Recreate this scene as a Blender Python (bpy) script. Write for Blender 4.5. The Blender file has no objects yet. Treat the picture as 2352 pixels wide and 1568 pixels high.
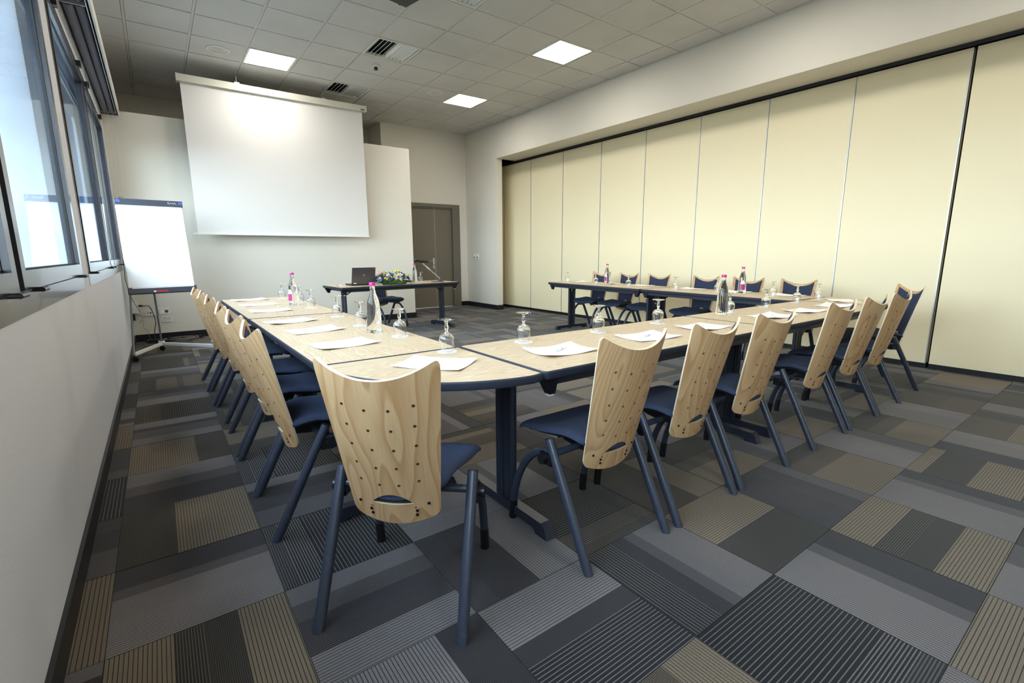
import bpy, bmesh, math, random
from mathutils import Vector, Matrix, Euler
PI = math.pi
R = math.radians
S = bpy.context.scene
C = S.collection
random.seed(7)

# ------------------------------------------------------------------ camera
cam_d = bpy.data.cameras.new('camera')
cam = bpy.data.objects.new('camera', cam_d); C.objects.link(cam); S.camera = cam
cam_d.sensor_width = 36.0
cam_d.lens = 1100.285 / 2352 * 36.0
cam_d.clip_start = 0.02; cam_d.clip_end = 300
YAW, PITCH, ROLL = 0.6314, 0.1824, -0.0049
fw = Vector((math.sin(YAW)*math.cos(PITCH), math.cos(YAW)*math.cos(PITCH), -math.sin(PITCH)))
rt = Vector((math.cos(YAW), -math.sin(YAW), 0)); up = rt.cross(fw)
rt2 = rt*math.cos(ROLL) + up*math.sin(ROLL); up2 = up*math.cos(ROLL) - rt*math.sin(ROLL)
M3 = Matrix((rt2, up2, -fw)).transposed()
cam.matrix_world = Matrix.Translation((0.2581, -1.7231, 1.1932)) @ M3.to_4x4()

# ------------------------------------------------------------------ world, exposure
SKY = 5.6
W = bpy.data.worlds.new('sky'); S.world = W; W.use_nodes = True
wn = W.node_tree; wn.nodes.clear()
wo = wn.nodes.new('ShaderNodeOutputWorld'); wb = wn.nodes.new('ShaderNodeBackground')
wtc = wn.nodes.new('ShaderNodeTexCoord'); wsp = wn.nodes.new('ShaderNodeSeparateXYZ'); wcr = wn.nodes.new('ShaderNodeValToRGB')
wn.links.new(wtc.outputs['Generated'], wsp.inputs[0]); wn.links.new(wsp.outputs['Z'], wcr.inputs['Fac'])
we = wcr.color_ramp.elements      # hazy bright day: near-white horizon, blue towards the zenith
we[0].position = 0.0; we[0].color = (.97, .985, 1, 1); we[1].position = 1.0; we[1].color = (.66, .79, 1, 1)
q_ = wcr.color_ramp.elements.new(.35); q_.color = (.88, .94, 1, 1)
wb.inputs['Strength'].default_value = SKY
wn.links.new(wcr.outputs[0], wb.inputs['Color']); wn.links.new(wb.outputs[0], wo.inputs['Surface'])
S.view_settings.view_transform = 'Standard'
S.view_settings.look = 'None'
S.view_settings.gamma = 1.0
S.view_settings.use_curve_mapping = False
S.view_settings.exposure = 1.58
LAMP = 9.5           # emission of the ceiling lamp diffusers
try:
    S.cycles.use_denoising = True
    S.cycles.max_bounces = 12; S.cycles.diffuse_bounces = 6; S.cycles.glossy_bounces = 5
    S.cycles.transmission_bounces = 12; S.cycles.transparent_max_bounces = 16
    S.cycles.caustics_reflective = False; S.cycles.caustics_refractive = True
    S.cycles.sample_clamp_indirect = 6.0
except Exception:
    pass

# window portals (guide the daylight sampling, emit nothing of their own)
def portal(y0, y1, z0, z1):
    L = bpy.data.lights.new('window_portal', 'AREA'); L.shape = 'RECTANGLE'
    L.size = z1 - z0; L.size_y = y1 - y0; L.energy = 1
    o = bpy.data.objects.new('window_portal', L); C.objects.link(o)
    o.location = (-0.34, (y0+y1)/2, (z0+z1)/2); o.rotation_euler = (0, R(-90), 0)
    L.cycles.is_portal = True
WINS = [(-3.75, -1.55), (-1.25, 2.07), (2.36, 6.22)]
WZ0, WZ1 = 1.0, 2.80
for a, b in WINS: portal(a, b, WZ0, WZ1)

# ------------------------------------------------------------------ helpers
class B:
    def __init__(s): s.bm = bmesh.new(); s.mi = 0
    def face(s, vs):
        try:
            f = s.bm.faces.new(vs); f.material_index = s.mi; return f
        except ValueError: return None
    def hexa(s, P):
        v = [s.bm.verts.new(p) for p in P]
        for q in ((0,3,2,1),(4,5,6,7),(0,1,5,4),(1,2,6,5),(2,3,7,6),(3,0,4,7)): s.face([v[i] for i in q])
    def box(s, x0, x1, y0, y1, z0, z1, M=None):
        P = [Vector(p) for p in ((x0,y0,z0),(x1,y0,z0),(x1,y1,z0),(x0,y1,z0),(x0,y0,z1),(x1,y0,z1),(x1,y1,z1),(x0,y1,z1))]
        if M: P = [M @ p for p in P]
        s.hexa(P); return s
    def prism(s, poly, z0, z1, M=None):
        a = [Vector((p[0], p[1], z0)) for p in poly]; b = [Vector((p[0], p[1], z1)) for p in poly]
        if M: a = [M @ p for p in a]; b = [M @ p for p in b]
        a = [s.bm.verts.new(p) for p in a]; b = [s.bm.verts.new(p) for p in b]
        n = len(a)
        s.face(a[::-1]); s.face(b)
        for i in range(n): s.face([a[i], a[(i+1) % n], b[(i+1) % n], b[i]])
        return s
    def tube(s, pts, r, seg=10, cap=True, flat=None):
        pts = [Vector(p) for p in pts]; rings = []
        n = len(pts); prev = None
        for i, p in enumerate(pts):
            d = (pts[min(i+1, n-1)] - pts[max(i-1, 0)]).normalized()
            if prev is None:
                ref = Vector((0,0,1)) if abs(d.z) < 0.9 else Vector((0,1,0))
                x = d.cross(ref).normalized()
            else:
                x = (prev - d*prev.dot(d)).normalized()
            prev = x; y = d.cross(x)
            rr = r[i] if isinstance(r, (list, tuple)) else r
            ring = []
            for k in range(seg):
                a = 2*PI*k/seg
                ring.append(s.bm.verts.new(p + x*math.cos(a)*rr + y*math.sin(a)*rr))
            rings.append(ring)
        if flat:      # flatten given end rings onto z
            for idx, z in flat:
                for v in rings[idx]: v.co.z = z
        for a, b in zip(rings, rings[1:]):
            for k in range(seg): s.face([a[k], a[(k+1) % seg], b[(k+1) % seg], b[k]])
        if cap:
            s.face(rings[0][::-1]); s.face(rings[-1])
        return s
    def lathe(s, prof, c=(0,0,0), seg=20, M=None, closed=False):
        c = Vector(c); rings = []
        for r, z in prof:
            if r < 1e-6: rings.append([s.bm.verts.new((M @ Vector((0,0,z)) if M else Vector((0,0,z))) + c)])
            else:
                ring = []
                for k in range(seg):
                    a = 2*PI*k/seg; p = Vector((r*math.cos(a), r*math.sin(a), z))
                    if M: p = M @ p
                    ring.append(s.bm.verts.new(p + c))
                rings.append(ring)
        for a, b in zip(rings, rings[1:]):
            for k in range(seg):
                k2 = (k+1) % seg
                if len(a) == 1 and len(b) == 1: continue
                if len(a) == 1: s.face([a[0], b[k2], b[k]])
                elif len(b) == 1: s.face([a[k], a[k2], b[0]])
                else: s.face([a[k], a[k2], b[k2], b[k]])
        return s
    def grid(s, f, nu, nv, close=False):
        G = [[s.bm.verts.new(f(i/nu, j/nv)) for j in range(nv+1)] for i in range(nu+1)]
        for i in range(nu):
            for j in range(nv): s.face([G[i][j], G[i+1][j], G[i+1][j+1], G[i][j+1]])
        return G
    def shell(s, fa, fb, nu, nv, rim=None):
        A = s.grid(fa, nu, nv); m = s.mi
        Bv = [[s.bm.verts.new(fb(i/nu, j/nv)) for j in range(nv+1)] for i in range(nu+1)]
        for i in range(nu):
            for j in range(nv): s.face([Bv[i][j], Bv[i][j+1], Bv[i+1][j+1], Bv[i+1][j]])
        if rim is not None: s.mi = rim
        for i in range(nu):
            s.face([A[i][0], Bv[i][0], Bv[i+1][0], A[i+1][0]]); s.face([A[i][nv], A[i+1][nv], Bv[i+1][nv], Bv[i][nv]])
        for j in range(nv):
            s.face([A[0][j], A[0][j+1], Bv[0][j+1], Bv[0][j]]); s.face([A[nu][j], Bv[nu][j], Bv[nu][j+1], A[nu][j+1]])
        s.mi = m
    def mesh(s, name, mats, smooth=None, recalc=True):
        if recalc: bmesh.ops.recalc_face_normals(s.bm, faces=s.bm.faces)
        me = bpy.data.meshes.new(name); s.bm.to_mesh(me); s.bm.free()
        for m in (mats if isinstance(mats, (list, tuple)) else [mats]): me.materials.append(m)
        if smooth is not None:
            me.polygons.foreach_set('use_smooth', [True]*len(me.polygons))
            me.update()
            try: me.set_sharp_from_angle(angle=R(smooth))
            except Exception: pass
        return me
    def ob(s, name, mats, parent=None, smooth=None, **k):
        return link(name, s.mesh(name, mats, smooth), parent, **k)
def link(name, me, parent=None, **k):
    o = bpy.data.objects.new(name, me); C.objects.link(o)
    if parent: o.parent = parent
    for a, b in k.items(): o[a] = b
    return o
def thing(name, label, cat, loc=(0,0,0), rz=0, group=None):
    o = bpy.data.objects.new(name, None); C.objects.link(o); o.empty_display_size = .1
    o.location = loc; o.rotation_euler = (0,0,rz); o['label'] = label; o['category'] = cat
    if group: o['group'] = group
    return o
def tag(o, label, cat, group=None):
    o['label'] = label; o['category'] = cat
    if group: o['group'] = group
    return o
def struct(o): o['kind'] = 'structure'; return o
def kids(o): return [c for c in C.objects if c.parent == o]
def dup(root, loc, rz, label, group=None):
    r = root.copy(); C.objects.link(r); r.location = loc; r.rotation_euler = (0,0,rz); r['label'] = label
    if group: r['group'] = group
    for ch in KID[root.name]:
        c = ch.copy(); C.objects.link(c); c.parent = r
        for g in KID.get(ch.name, []):
            d = g.copy(); C.objects.link(d); d.parent = c
    return r
KID = {}
def remember(o):
    KID[o.name] = kids(o)
    for c in KID[o.name]: KID[c.name] = kids(c)

def s2l(c):
    return tuple(((v/255)/12.92 if v/255 <= .04045 else ((v/255+.055)/1.055)**2.4) for v in c)
def rgb(*c): return (*s2l(c), 1)
def mat(name, col, rough=.5, metal=0, spec=.5, bump=None, var=None, emit=None, coat=0):
    m = bpy.data.materials.new(name); m.use_nodes = True
    n = m.node_tree.nodes; l = m.node_tree.links; p = n['Principled BSDF']
    p.inputs['Base Color'].default_value = col; p.inputs['Roughness'].default_value = rough
    p.inputs['Metallic'].default_value = metal; p.inputs['Specular IOR Level'].default_value = spec
    if coat: p.inputs['Coat Weight'].default_value = coat
    if emit: p.inputs['Emission Color'].default_value = emit[0]; p.inputs['Emission Strength'].default_value = emit[1]
    if bump or var:
        tc = n.new('ShaderNodeTexCoord')
    if bump:
        nz = n.new('ShaderNodeTexNoise'); nz.inputs['Scale'].default_value = bump[0]; nz.inputs['Detail'].default_value = 4
        bp = n.new('ShaderNodeBump'); bp.inputs['Strength'].default_value = bump[1]; bp.inputs['Distance'].default_value = bump[2]
        l.new(tc.outputs['Object'], nz.inputs['Vector']); l.new(nz.outputs['Fac'], bp.inputs['Height']); l.new(bp.outputs['Normal'], p.inputs['Normal'])
    if var:   # (scale, colour2, contrast lo, hi)
        nz = n.new('ShaderNodeTexNoise'); nz.inputs['Scale'].default_value = var[0]; nz.inputs['Detail'].default_value = 5
        cr = n.new('ShaderNodeValToRGB'); cr.color_ramp.elements[0].position = var[2]; cr.color_ramp.elements[1].position = var[3]
        cr.color_ramp.elements[0].color = col; cr.color_ramp.elements[1].color = var[1]
        l.new(tc.outputs['Object'], nz.inputs['Vector']); l.new(nz.outputs['Fac'], cr.inputs['Fac']); l.new(cr.outputs['Color'], p.inputs['Base Color'])
    return m
def glassmat(name, col, ior=1.45, rough=0.0):
    m = bpy.data.materials.new(name); m.use_nodes = True
    p = m.node_tree.nodes['Principled BSDF']
    p.inputs['Base Color'].default_value = col; p.inputs['Roughness'].default_value = rough
    p.inputs['Transmission Weight'].default_value = 1; p.inputs['IOR'].default_value = ior
    return m

WALL = mat('wall_paint', rgb(226,221,210), .85, bump=(180,.12,.002), spec=.25)
WALLW = mat('wall_paint_left', rgb(205,206,211), .8, bump=(90,.25,.003), var=(1.6, rgb(195,196,200), .55, .8), spec=.25)
CEIL = mat('ceiling_board', rgb(218,216,213), .95, bump=(420,.3,.001), var=(1.1, rgb(207,205,202), .35, .7), spec=.1)
TBAR = mat('ceiling_grid_metal', rgb(210,208,203), .6)
DARKV = mat('void_dark', rgb(14,14,15), .9)
SLAB = mat('ceiling_void', rgb(70,70,68), .95)
BASEB = mat('skirting_black', rgb(27,27,31), .35)
CREAM = mat('partition_cream', rgb(238,226,192), .42, spec=.35, bump=(6,.02,.01))
ALU = mat('aluminium_strip', rgb(196,200,206), .35, metal=.6)
SEAL = mat('black_seal', rgb(16,17,22), .5)
DOORM = mat('door_greybrown', rgb(122,114,101), .5, spec=.4)
FRAMEM = mat('door_frame_greybrown', rgb(112,105,93), .5)
STEEL = mat('brushed_steel', rgb(190,190,188), .3, metal=.9)
WFRAME = mat('window_frame_bronze', rgb(50,48,54), .22, spec=.6, coat=.2)
GASK = mat('rubber_gasket', rgb(14,13,13), .6)
BLINDG = mat('rolled_blind_grey', rgb(112,112,124), .7)
WHITEP = mat('white_plastic', rgb(232,230,222), .4)
CASE = mat('screen_case', rgb(214,212,198), .45)
SCRN = mat('screen_cloth', rgb(226,224,222), .9, spec=.1)
NAVY = mat('table_steel_navy', rgb(34,39,52), .38, spec=.55, bump=(260,.1,.0006))
LEGM = mat('chair_steel_navy', rgb(47,53,68), .33, spec=.6, bump=(200,.12,.0006), var=(38, rgb(58,65,83), .6, .72))
BLACKP = mat('black_plastic', rgb(20,20,23), .35)
RUBBER = mat('table_edge_rubber', rgb(42,46,60), .55, bump=(500,.5,.0008), spec=.4)
FABRIC = mat('upholstery_blue_black', rgb(46,53,72), .95, bump=(900,.5,.0012), var=(700, rgb(62,71,94), .45, .65), spec=.15)
PLYEDGE = mat('plywood_edge', rgb(222,203,175), .5)
BORE = mat('bore_shade', rgb(120,90,60), .8)  # wood colour darkened to paint the shade inside the drilled holes
SCREWM = mat('screw_black', rgb(12,12,12), .4)
PAPER = mat('paper_white', rgb(250,250,250), .7, spec=.2)
PRINT = mat('printed_grey', rgb(150,152,160), .7)
COAST = mat('coaster_paper', rgb(246,246,248), .75)
GLASS = glassmat('drinking_glass', (1,1,1,1), 1.5)
def thin_glass():
    m = window_glass(); m.name = 'thin_glass'
    for q in m.node_tree.nodes:
        if q.type == 'BSDF_TRANSPARENT': q.inputs['Color'].default_value = (.985,.99,.995,1)
    return m
WATER = glassmat('bottle_glass_water', (.97,.985,.985,1), 1.38)
MAG = mat('cap_magenta', rgb(196,22,128), .35)
LABELM = mat('label_magenta', rgb(168,44,112), .5)
PENM = mat('pen_white', rgb(232,235,242), .3)
PENG = mat('pen_grey', rgb(196,200,214), .3)
LIGHTM = mat('lamp_diffuser', (1,.97,.9,1), .5, emit=((1,.955,.87,1), LAMP))
GREY = mat('grey_metal', rgb(88,90,96), .4, metal=.3)
LIDM = mat('laptop_lid', rgb(92,88,90), .32, metal=.45)
REDP = mat('red_print', rgb(200,30,52), .5)
GREENP = mat('green_print', rgb(30,72,52), .5)
BLUEP = mat('blue_plastic', rgb(84,104,182), .45)
HEADM = mat('flipchart_header', rgb(58,62,76), .45)
GROUND = mat('outdoor_paving', rgb(104,106,102), .9, bump=(3,.2,.02))

def wood(name, c0, c1, kind):
    m = bpy.data.materials.new(name); m.use_nodes = True
    n = m.node_tree.nodes; l = m.node_tree.links; p = n['Principled BSDF']
    p.inputs['Roughness'].default_value = .38; p.inputs['Specular IOR Level'].default_value = .45
    tc = n.new('ShaderNodeTexCoord'); oi = n.new('ShaderNodeObjectInfo')
    mp = n.new('ShaderNodeMapping')
    mul = n.new('ShaderNodeVectorMath'); mul.operation = 'SCALE'; mul.inputs[0].default_value = (37, 91, 53)
    l.new(oi.outputs['Random'], mul.inputs['Scale'])
    l.new(tc.outputs['Object'], mp.inputs['Vector'])
    add = n.new('ShaderNodeVectorMath'); l.new(mp.outputs[0], add.inputs[0]); l.new(mul.outputs[0], add.inputs[1])
    nz = n.new('ShaderNodeTexNoise'); nz.inputs['Detail'].default_value = 1.5; nz.inputs['Scale'].default_value = 1
    l.new(add.outputs[0], nz.inputs['Vector'])
    fine = n.new('ShaderNodeTexNoise'); fine.inputs['Scale'].default_value = 1; fine.inputs['Detail'].default_value = 3
    mp2 = n.new('ShaderNodeMapping'); l.new(tc.outputs['Object'], mp2.inputs['Vector']); l.new(mp2.outputs[0], fine.inputs['Vector'])
    if kind == 'ply':
        mp.inputs['Scale'].default_value = (5.0, 1.0, 1.25); mp2.inputs['Scale'].default_value = (240, 20, 7); rings = 15
    else:
        mp.inputs['Scale'].default_value = (1.1, 13, 3); mp2.inputs['Scale'].default_value = (5, 170, 20); rings = 34
    m1 = n.new('ShaderNodeMath'); m1.operation = 'MULTIPLY'; m1.inputs[1].default_value = rings; l.new(nz.outputs['Fac'], m1.inputs[0])
    fr = n.new('ShaderNodeMath'); fr.operation = 'FRACT'; l.new(m1.outputs[0], fr.inputs[0])
    cr = n.new('ShaderNodeValToRGB'); e = cr.color_ramp.elements
    e[0].position = 0; e[0].color = c0; e[1].position = 1; e[1].color = c0
    q = cr.color_ramp.elements.new(.62 if kind == 'ply' else .3); q.color = tuple(a*.55+b*.45 for a, b in zip(c0, c1))
    q = cr.color_ramp.elements.new(.9); q.color = c1
    l.new(fr.outputs[0], cr.inputs['Fac'])
    mx = n.new('ShaderNodeMixRGB'); mx.blend_type = 'MULTIPLY'; mx.inputs['Fac'].default_value = .55 if kind != 'ply' else .3
    cr2 = n.new('ShaderNodeValToRGB'); cr2.color_ramp.elements[0].position = .3; cr2.color_ramp.elements[1].position = .7
    cr2.color_ramp.elements[0].color = (.62,.58,.52,1); cr2.color_ramp.elements[1].color = (1,1,1,1)
    l.new(fine.outputs['Fac'], cr2.inputs['Fac']); l.new(cr.outputs['Color'], mx.inputs[1]); l.new(cr2.outputs['Color'], mx.inputs[2])
    l.new(mx.outputs[0], p.inputs['Base Color'])
    bp = n.new('ShaderNodeBump'); bp.inputs['Strength'].default_value = .08; bp.inputs['Distance'].default_value = .001
    l.new(fine.outputs['Fac'], bp.inputs['Height']); l.new(bp.outputs['Normal'], p.inputs['Normal'])
    return m
PLY = wood('birch_plywood', rgb(206,171,129), rgb(181,140,97), 'ply')
LAM = wood('table_laminate_oak', rgb(226,206,176), rgb(190,166,135), 'lam')

def window_glass():
    m = bpy.data.materials.new('window_glass'); m.use_nodes = True
    n = m.node_tree.nodes; l = m.node_tree.links; n.clear()
    o = n.new('ShaderNodeOutputMaterial'); mx = n.new('ShaderNodeMixShader')
    tr = n.new('ShaderNodeBsdfTransparent'); tr.inputs['Color'].default_value = (.82,.9,.93,1)
    gl = n.new('ShaderNodeBsdfGlossy'); gl.inputs['Roughness'].default_value = 0.0; gl.inputs['Color'].default_value = (.74,.86,1,1)
    fr = n.new('ShaderNodeFresnel'); 
    ge = n.new('ShaderNodeNewGeometry'); mr = n.new('ShaderNodeMapRange'); mr.inputs['To Min'].default_value = 1.5; mr.inputs['To Max'].default_value = 1/1.5
    l.new(ge.outputs['Backfacing'], mr.inputs['Value']); l.new(mr.outputs[0], fr.inputs['IOR'])
    l.new(fr.outputs[0], mx.inputs['Fac']); l.new(tr.outputs[0], mx.inputs[1]); l.new(gl.outputs[0], mx.inputs[2])
    l.new(mx.outputs[0], o.inputs['Surface']); return m
WGLASS = window_glass()

THIN = thin_glass()
def carpet():
    m = bpy.data.materials.new('carpet_striped'); m.use_nodes = True
    n = m.node_tree.nodes; l = m.node_tree.links; p = n['Principled BSDF']
    p.inputs['Roughness'].default_value = .95; p.inputs['Specular IOR Level'].default_value = .12
    p.inputs['Sheen Weight'].default_value = .12; p.inputs['Sheen Roughness'].default_value = .6
    a = n.new('ShaderNodeAttribute'); a.attribute_name = 'yarn_a'
    b = n.new('ShaderNodeAttribute'); b.attribute_name = 'yarn_b'
    q = n.new('ShaderNodeAttribute'); q.attribute_name = 'stripe'
    uv = n.new('ShaderNodeUVMap'); sp = n.new('ShaderNodeSeparateXYZ'); l.new(uv.outputs[0], sp.inputs[0])
    sq = n.new('ShaderNodeSeparateColor'); l.new(q.outputs['Color'], sq.inputs[0])
    dv = n.new('ShaderNodeMath'); dv.operation = 'DIVIDE'; l.new(sp.outputs['X'], dv.inputs[0]); l.new(sq.outputs[0], dv.inputs[1])
    fr = n.new('ShaderNodeMath'); fr.operation = 'FRACT'; l.new(dv.outputs[0], fr.inputs[0])
    lt = n.new('ShaderNodeMath'); lt.operation = 'LESS_THAN'; l.new(fr.outputs[0], lt.inputs[0]); l.new(sq.outputs[1], lt.inputs[1])
    mx = n.new('ShaderNodeMixRGB'); l.new(lt.outputs[0], mx.inputs['Fac']); l.new(a.outputs['Color'], mx.inputs[1]); l.new(b.outputs['Color'], mx.inputs[2])
    nz = n.new('ShaderNodeTexNoise'); nz.inputs['Scale'].default_value = 420; nz.inputs['Detail'].default_value = 2
    tc = n.new('ShaderNodeTexCoord'); l.new(tc.outputs['Object'], nz.inputs['Vector'])
    cr = n.new('ShaderNodeValToRGB'); cr.color_ramp.elements[0].position = .35; cr.color_ramp.elements[1].position = .7
    cr.color_ramp.elements[0].color = (.6,.6,.6,1); cr.color_ramp.elements[1].color = (1.15,1.15,1.15,1)
    l.new(nz.outputs['Fac'], cr.inputs['Fac'])
    mm = n.new('ShaderNodeMixRGB'); mm.blend_type = 'MULTIPLY'; mm.inputs['Fac'].default_value = .8
    l.new(mx.outputs[0], mm.inputs[1]); l.new(cr.outputs[0], mm.inputs[2]); l.new(mm.outputs[0], p.inputs['Base Color'])
    bp = n.new('ShaderNodeBump'); bp.inputs['Strength'].default_value = .35; bp.inputs['Distance'].default_value = .0015
    l.new(nz.outputs['Fac'], bp.inputs['Height']); l.new(bp.outputs['Normal'], p.inputs['Normal'])
    return m
CARPET = carpet()
CARPETB = mat('carpet_backing', rgb(70,67,64), .95)

# ------------------------------------------------------------------ setting: floor
XL, XR, XP = -0.10, 6.05, 6.55       # left wall, right wall, folding partition
YB, YF = 6.65, -4.0                  # screen wall, wall behind the camera
YD, YR = 7.93, 8.65                  # door wall, recess wall
ZC = 3.75
floor = struct(B().box(-.4, 6.9, YF-.2, 9.0, -.12, -.006).ob('floor', CARPETB))
LT = {'g': (rgb(113,108,108), rgb(86,82,83), rgb(60,57,60), rgb(27,26,29)), 't': (rgb(110,98,82), rgb(86,77,65), rgb(62,57,50), rgb(26,25,24))}
BLK = rgb(14,14,17)
def bands(fam, rnd, style=None):
    L = LT[fam]; out = []
    if style == 'black':      # thin light lines on black
        return [(.06, L[3], L[1], .009, .45), (.10, BLK, L[0], .010, .36), (.34, rgb(11,11,15), L[0], .0145, .2)]
    if style == 'half':
        return [(.26, L[0], L[3], .010, .2), (.07, L[1], BLK, .007, .45), (.17, BLK, L[0], .013, .22)]
    if style == 'wide':
        return [(.5, L[0], L[3], .0135, .2)]
    rest = .5
    while rest > .02:
        w = min(rest, rnd.choice((.05, .07, .09, .12, .16, .2)))
        if rest - w < .04: w = rest
        k = rnd.random()
        if fam == 'g':
            if k < .30: b = (w, L[0], L[3], .0065, .28)
            elif k < .52: b = (w, L[1], L[3], .0055, .38)
            elif k < .74: b = (w, L[2], L[3], .006, .45)
            elif k < .88: b = (w, L[3], L[1], .008, .3)
            else: b = (w, L[0], BLK, .010, .2)
        else:
            if k < .4: b = (w, L[0], L[3], .0115, .2)
            elif k < .62: b = (w, L[1], L[3], .0065, .35)
            elif k < .84: b = (w, L[2], L[3], .0045, .5)
            else: b = (w, BLK, L[0], .0105, .33)
        out.append(b); rest -= w
    return out
STY = {(3,-3):('g','black'), (3,-1):('t','black'), (1,0):('g','black'), (-1,2):('g','black'), (2,-2):('g','half'),
       (1,2):('g','black'), (4,-4):('t','wide'), (-1,0):('t','wide'), (-1,4):('t','wide'), (3,-2):('g','half'), (0,5):('t','black')}
CODE = {'L': (0, 3, .0115, .2), 'l': (0, 3, .0065, .26), 'm': (1, 3, .0055, .36), 'd': (2, 3, .0055, .5), 'p': (1, 2, .004, .5), 'q': (2, 3, .004, .3), 'k': (3, 1, .008, .33), 'K': (3, 0, .0135, .2)}
NEAR = {  # bands counted from the low x or low y edge, as they lie in the photograph
 (0,0): ('g', 'L18 l12 m06 d14'), (1,-1): ('g', 'L14 k07 q10 m09 l10'), (2,-1): ('g', 'q10 d18 L22'), (2,-2): ('g', 'K22 d08 L20'),
 (3,-2): ('g', 'K15 d08 p06 l21'), (4,-2): ('t', 'd23 L27'), (4,-3): ('g', 'L27 p07 d16'), (5,-3): ('t', 'L16 k09 d10 L15'), (5,-2): ('g', 'p10 q14 d26'),
 (0,1): ('t', 'L30 d20'), (0,-1): ('t', 'L17 k08 d10 L15'), (0,2): ('g', 'd20 m12 l18'), (0,3): ('t', 'q17 L33'), (0,4): ('g', 'l14 d07 m15 l14'),
 (1,1): ('g', 'l10 d12 q12 p16'), (1,-2): ('g', 'L34 d16'), (5,-1): ('t', 'd20 m10 L20'), (6,-2): ('t', 'L28 m12 q10'), (6,-3): ('g', 'l30 p08 d12'),
 (6,-1): ('g', 'm15 l35'), (7,-2): ('g', 'l34 p16'), (7,-1): ('t', 'k12 d10 L28'), (8,-2): ('t', 'L25 m10 k15'), (3,0): ('g', 'm12 l20 d18'), (4,-1): ('t', 'L20 q12 k18'),
 (1,3): ('t', 'q17 L33'), (0,6): ('g', 'l20 m12 d18'), (3,-4): ('g', 'L20 k14 d16'), (4,-4): ('t', 'L50'), (5,-4): ('g', 'L30 m20'), (-1,1): ('g', 'k12 d18 m20')}
def tile(i, j):
    rnd = random.Random(i*131 + j*17 + 5)
    odd = (i + j) % 2 != 0
    fam = 't' if ((odd and i <= 2) or (not odd and i >= 3)) else 'g'
    style = None
    if (i, j) in STY: fam, style = STY[(i, j)]
    elif rnd.random() < .13: style = rnd.choice(('black', 'half', 'wide' if fam == 't' else 'half'))
    bs = bands(fam, rnd, style); tone = rnd.uniform(.62, 1.12)
    if (i, j) in NEAR:
        fam, cd = NEAR[(i, j)]; bs = []; tone = rnd.uniform(.92, 1.06)
        for q_ in cd.split():
            c_ = CODE[q_[0]]; bs.append((int(q_[1:])/100, LT[fam][c_[0]], LT[fam][c_[1]], c_[2], c_[3]))
    bs = [(w, tuple(c*tone for c in ca[:3])+(1,), tuple(c*tone for c in cb[:3])+(1,), p_, d_) for (w, ca, cb, p_, d_) in bs]
    if rnd.random() < .5 and (i, j) not in STY: bs = bs[::-1]
    x0, x1, y0, y1 = i*.5+.0012, i*.5+.4988, j*.5+.0012, j*.5+.4988
    lx0, lx1 = max(x0, XL+.0), min(x1, XP+.12)
    if lx1 - lx0 < .01: return
    V, F, A, Bc, Q, UV = [], [], [], [], [], []
    dz = rnd.uniform(-.0006, .0006)
    t = 0
    for (w, ca, cb, pit, du) in bs:
        a, b2 = t, min(t + w, .5); t = b2
        if odd:   # stripes run along y, bands stacked along x
            q = [(max(x0, i*.5+a), y0), (min(x1, i*.5+b2), y0), (min(x1, i*.5+b2), y1), (max(x0, i*.5+a), y1)]
            q = [(min(max(px, lx0), lx1), py) for px, py in q]
        else:
            q = [(lx0, max(y0, j*.5+a)), (lx1, max(y0, j*.5+a)), (lx1, min(y1, j*.5+b2)), (lx0, min(y1, j*.5+b2))]
        if (q[1][0]-q[0][0]) < .001 or (q[2][1]-q[1][1]) < .001: continue
        k = len(V); V += [(px, py, dz) for px, py in q]; F.append((k, k+1, k+2, k+3))
        UV += [(px, py) if odd else (py, px) for px, py in q]
        A.append(ca); Bc.append(cb); Q.append((pit, du, 0, 1))
    k = len(V)
    V += [(lx0, y0, dz), (lx1, y0, dz), (lx1, y1, dz), (lx0, y1, dz), (lx0, y0, -.006), (lx1, y0, -.006), (lx1, y1, -.006), (lx0, y1, -.006)]
    for f in ((0,4,5,1), (1,5,6,2), (2,6,7,3), (3,7,4,0)):
        F.append(tuple(k+z for z in f)); UV += [(0,0)]*4; A.append(BLK); Bc.append(BLK); Q.append((.01,.5,0,1))
    me = bpy.data.meshes.new('carpet_tile'); me.from_pydata(V, [], F); me.materials.append(CARPET)
    uvl = me.uv_layers.new(name='UVMap'); uvl.data.foreach_set('uv', [c for u in UV for c in u])
    for nm, D in (('yarn_a', A), ('yarn_b', Bc), ('stripe', Q)):
        at = me.attributes.new(nm, 'FLOAT_COLOR', 'FACE'); at.data.foreach_set('color', [c for d in D for c in d])
    me.update(); link('carpet_tile', me, floor)
for i in range(-1, 14):
    for j in range(-5, 17):
        if j < -4 and i < 7: continue
        if j < -3 and i < 3: continue
        if j*.5 >= YB and i < 8: continue
        tile(i, j)

# ------------------------------------------------------------------ ceiling
ceiling = struct(B().box(-.4, 6.9, YF-.2, 9.0, ZC+.10, ZC+.2).ob('ceiling', SLAB))
GX = [0.265 + .605*k for k in range(-1, 11)]
GY = [6.12 + .6125*k for k in range(-17, 5)]
GX = [x for x in GX if XL+.1 < x < XR-.05]; GY = [y for y in GY if YF+.1 < y < YR-.05]
EX = [XL] + GX + [XR]; EY = [YF] + GY + [YR]
LAMPS = {(x, y) for x in (1.475, 4.5) for y in (5.5075, 3.0575, .6075, -1.8425)}
VENTS = {(2.685, 4.2825), (2.685, 6.12), (2.685, 2.445), (2.685, -.005)}
def near(t, S_): return any(abs(t[0]-a[0]) < .03 and abs(t[1]-a[1]) < .03 for a in S_)
for x in GX: B().box(x-.012, x+.012, YF, YR, ZC-.001, ZC+.03).ob('grid_bar', TBAR, ceiling)
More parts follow.
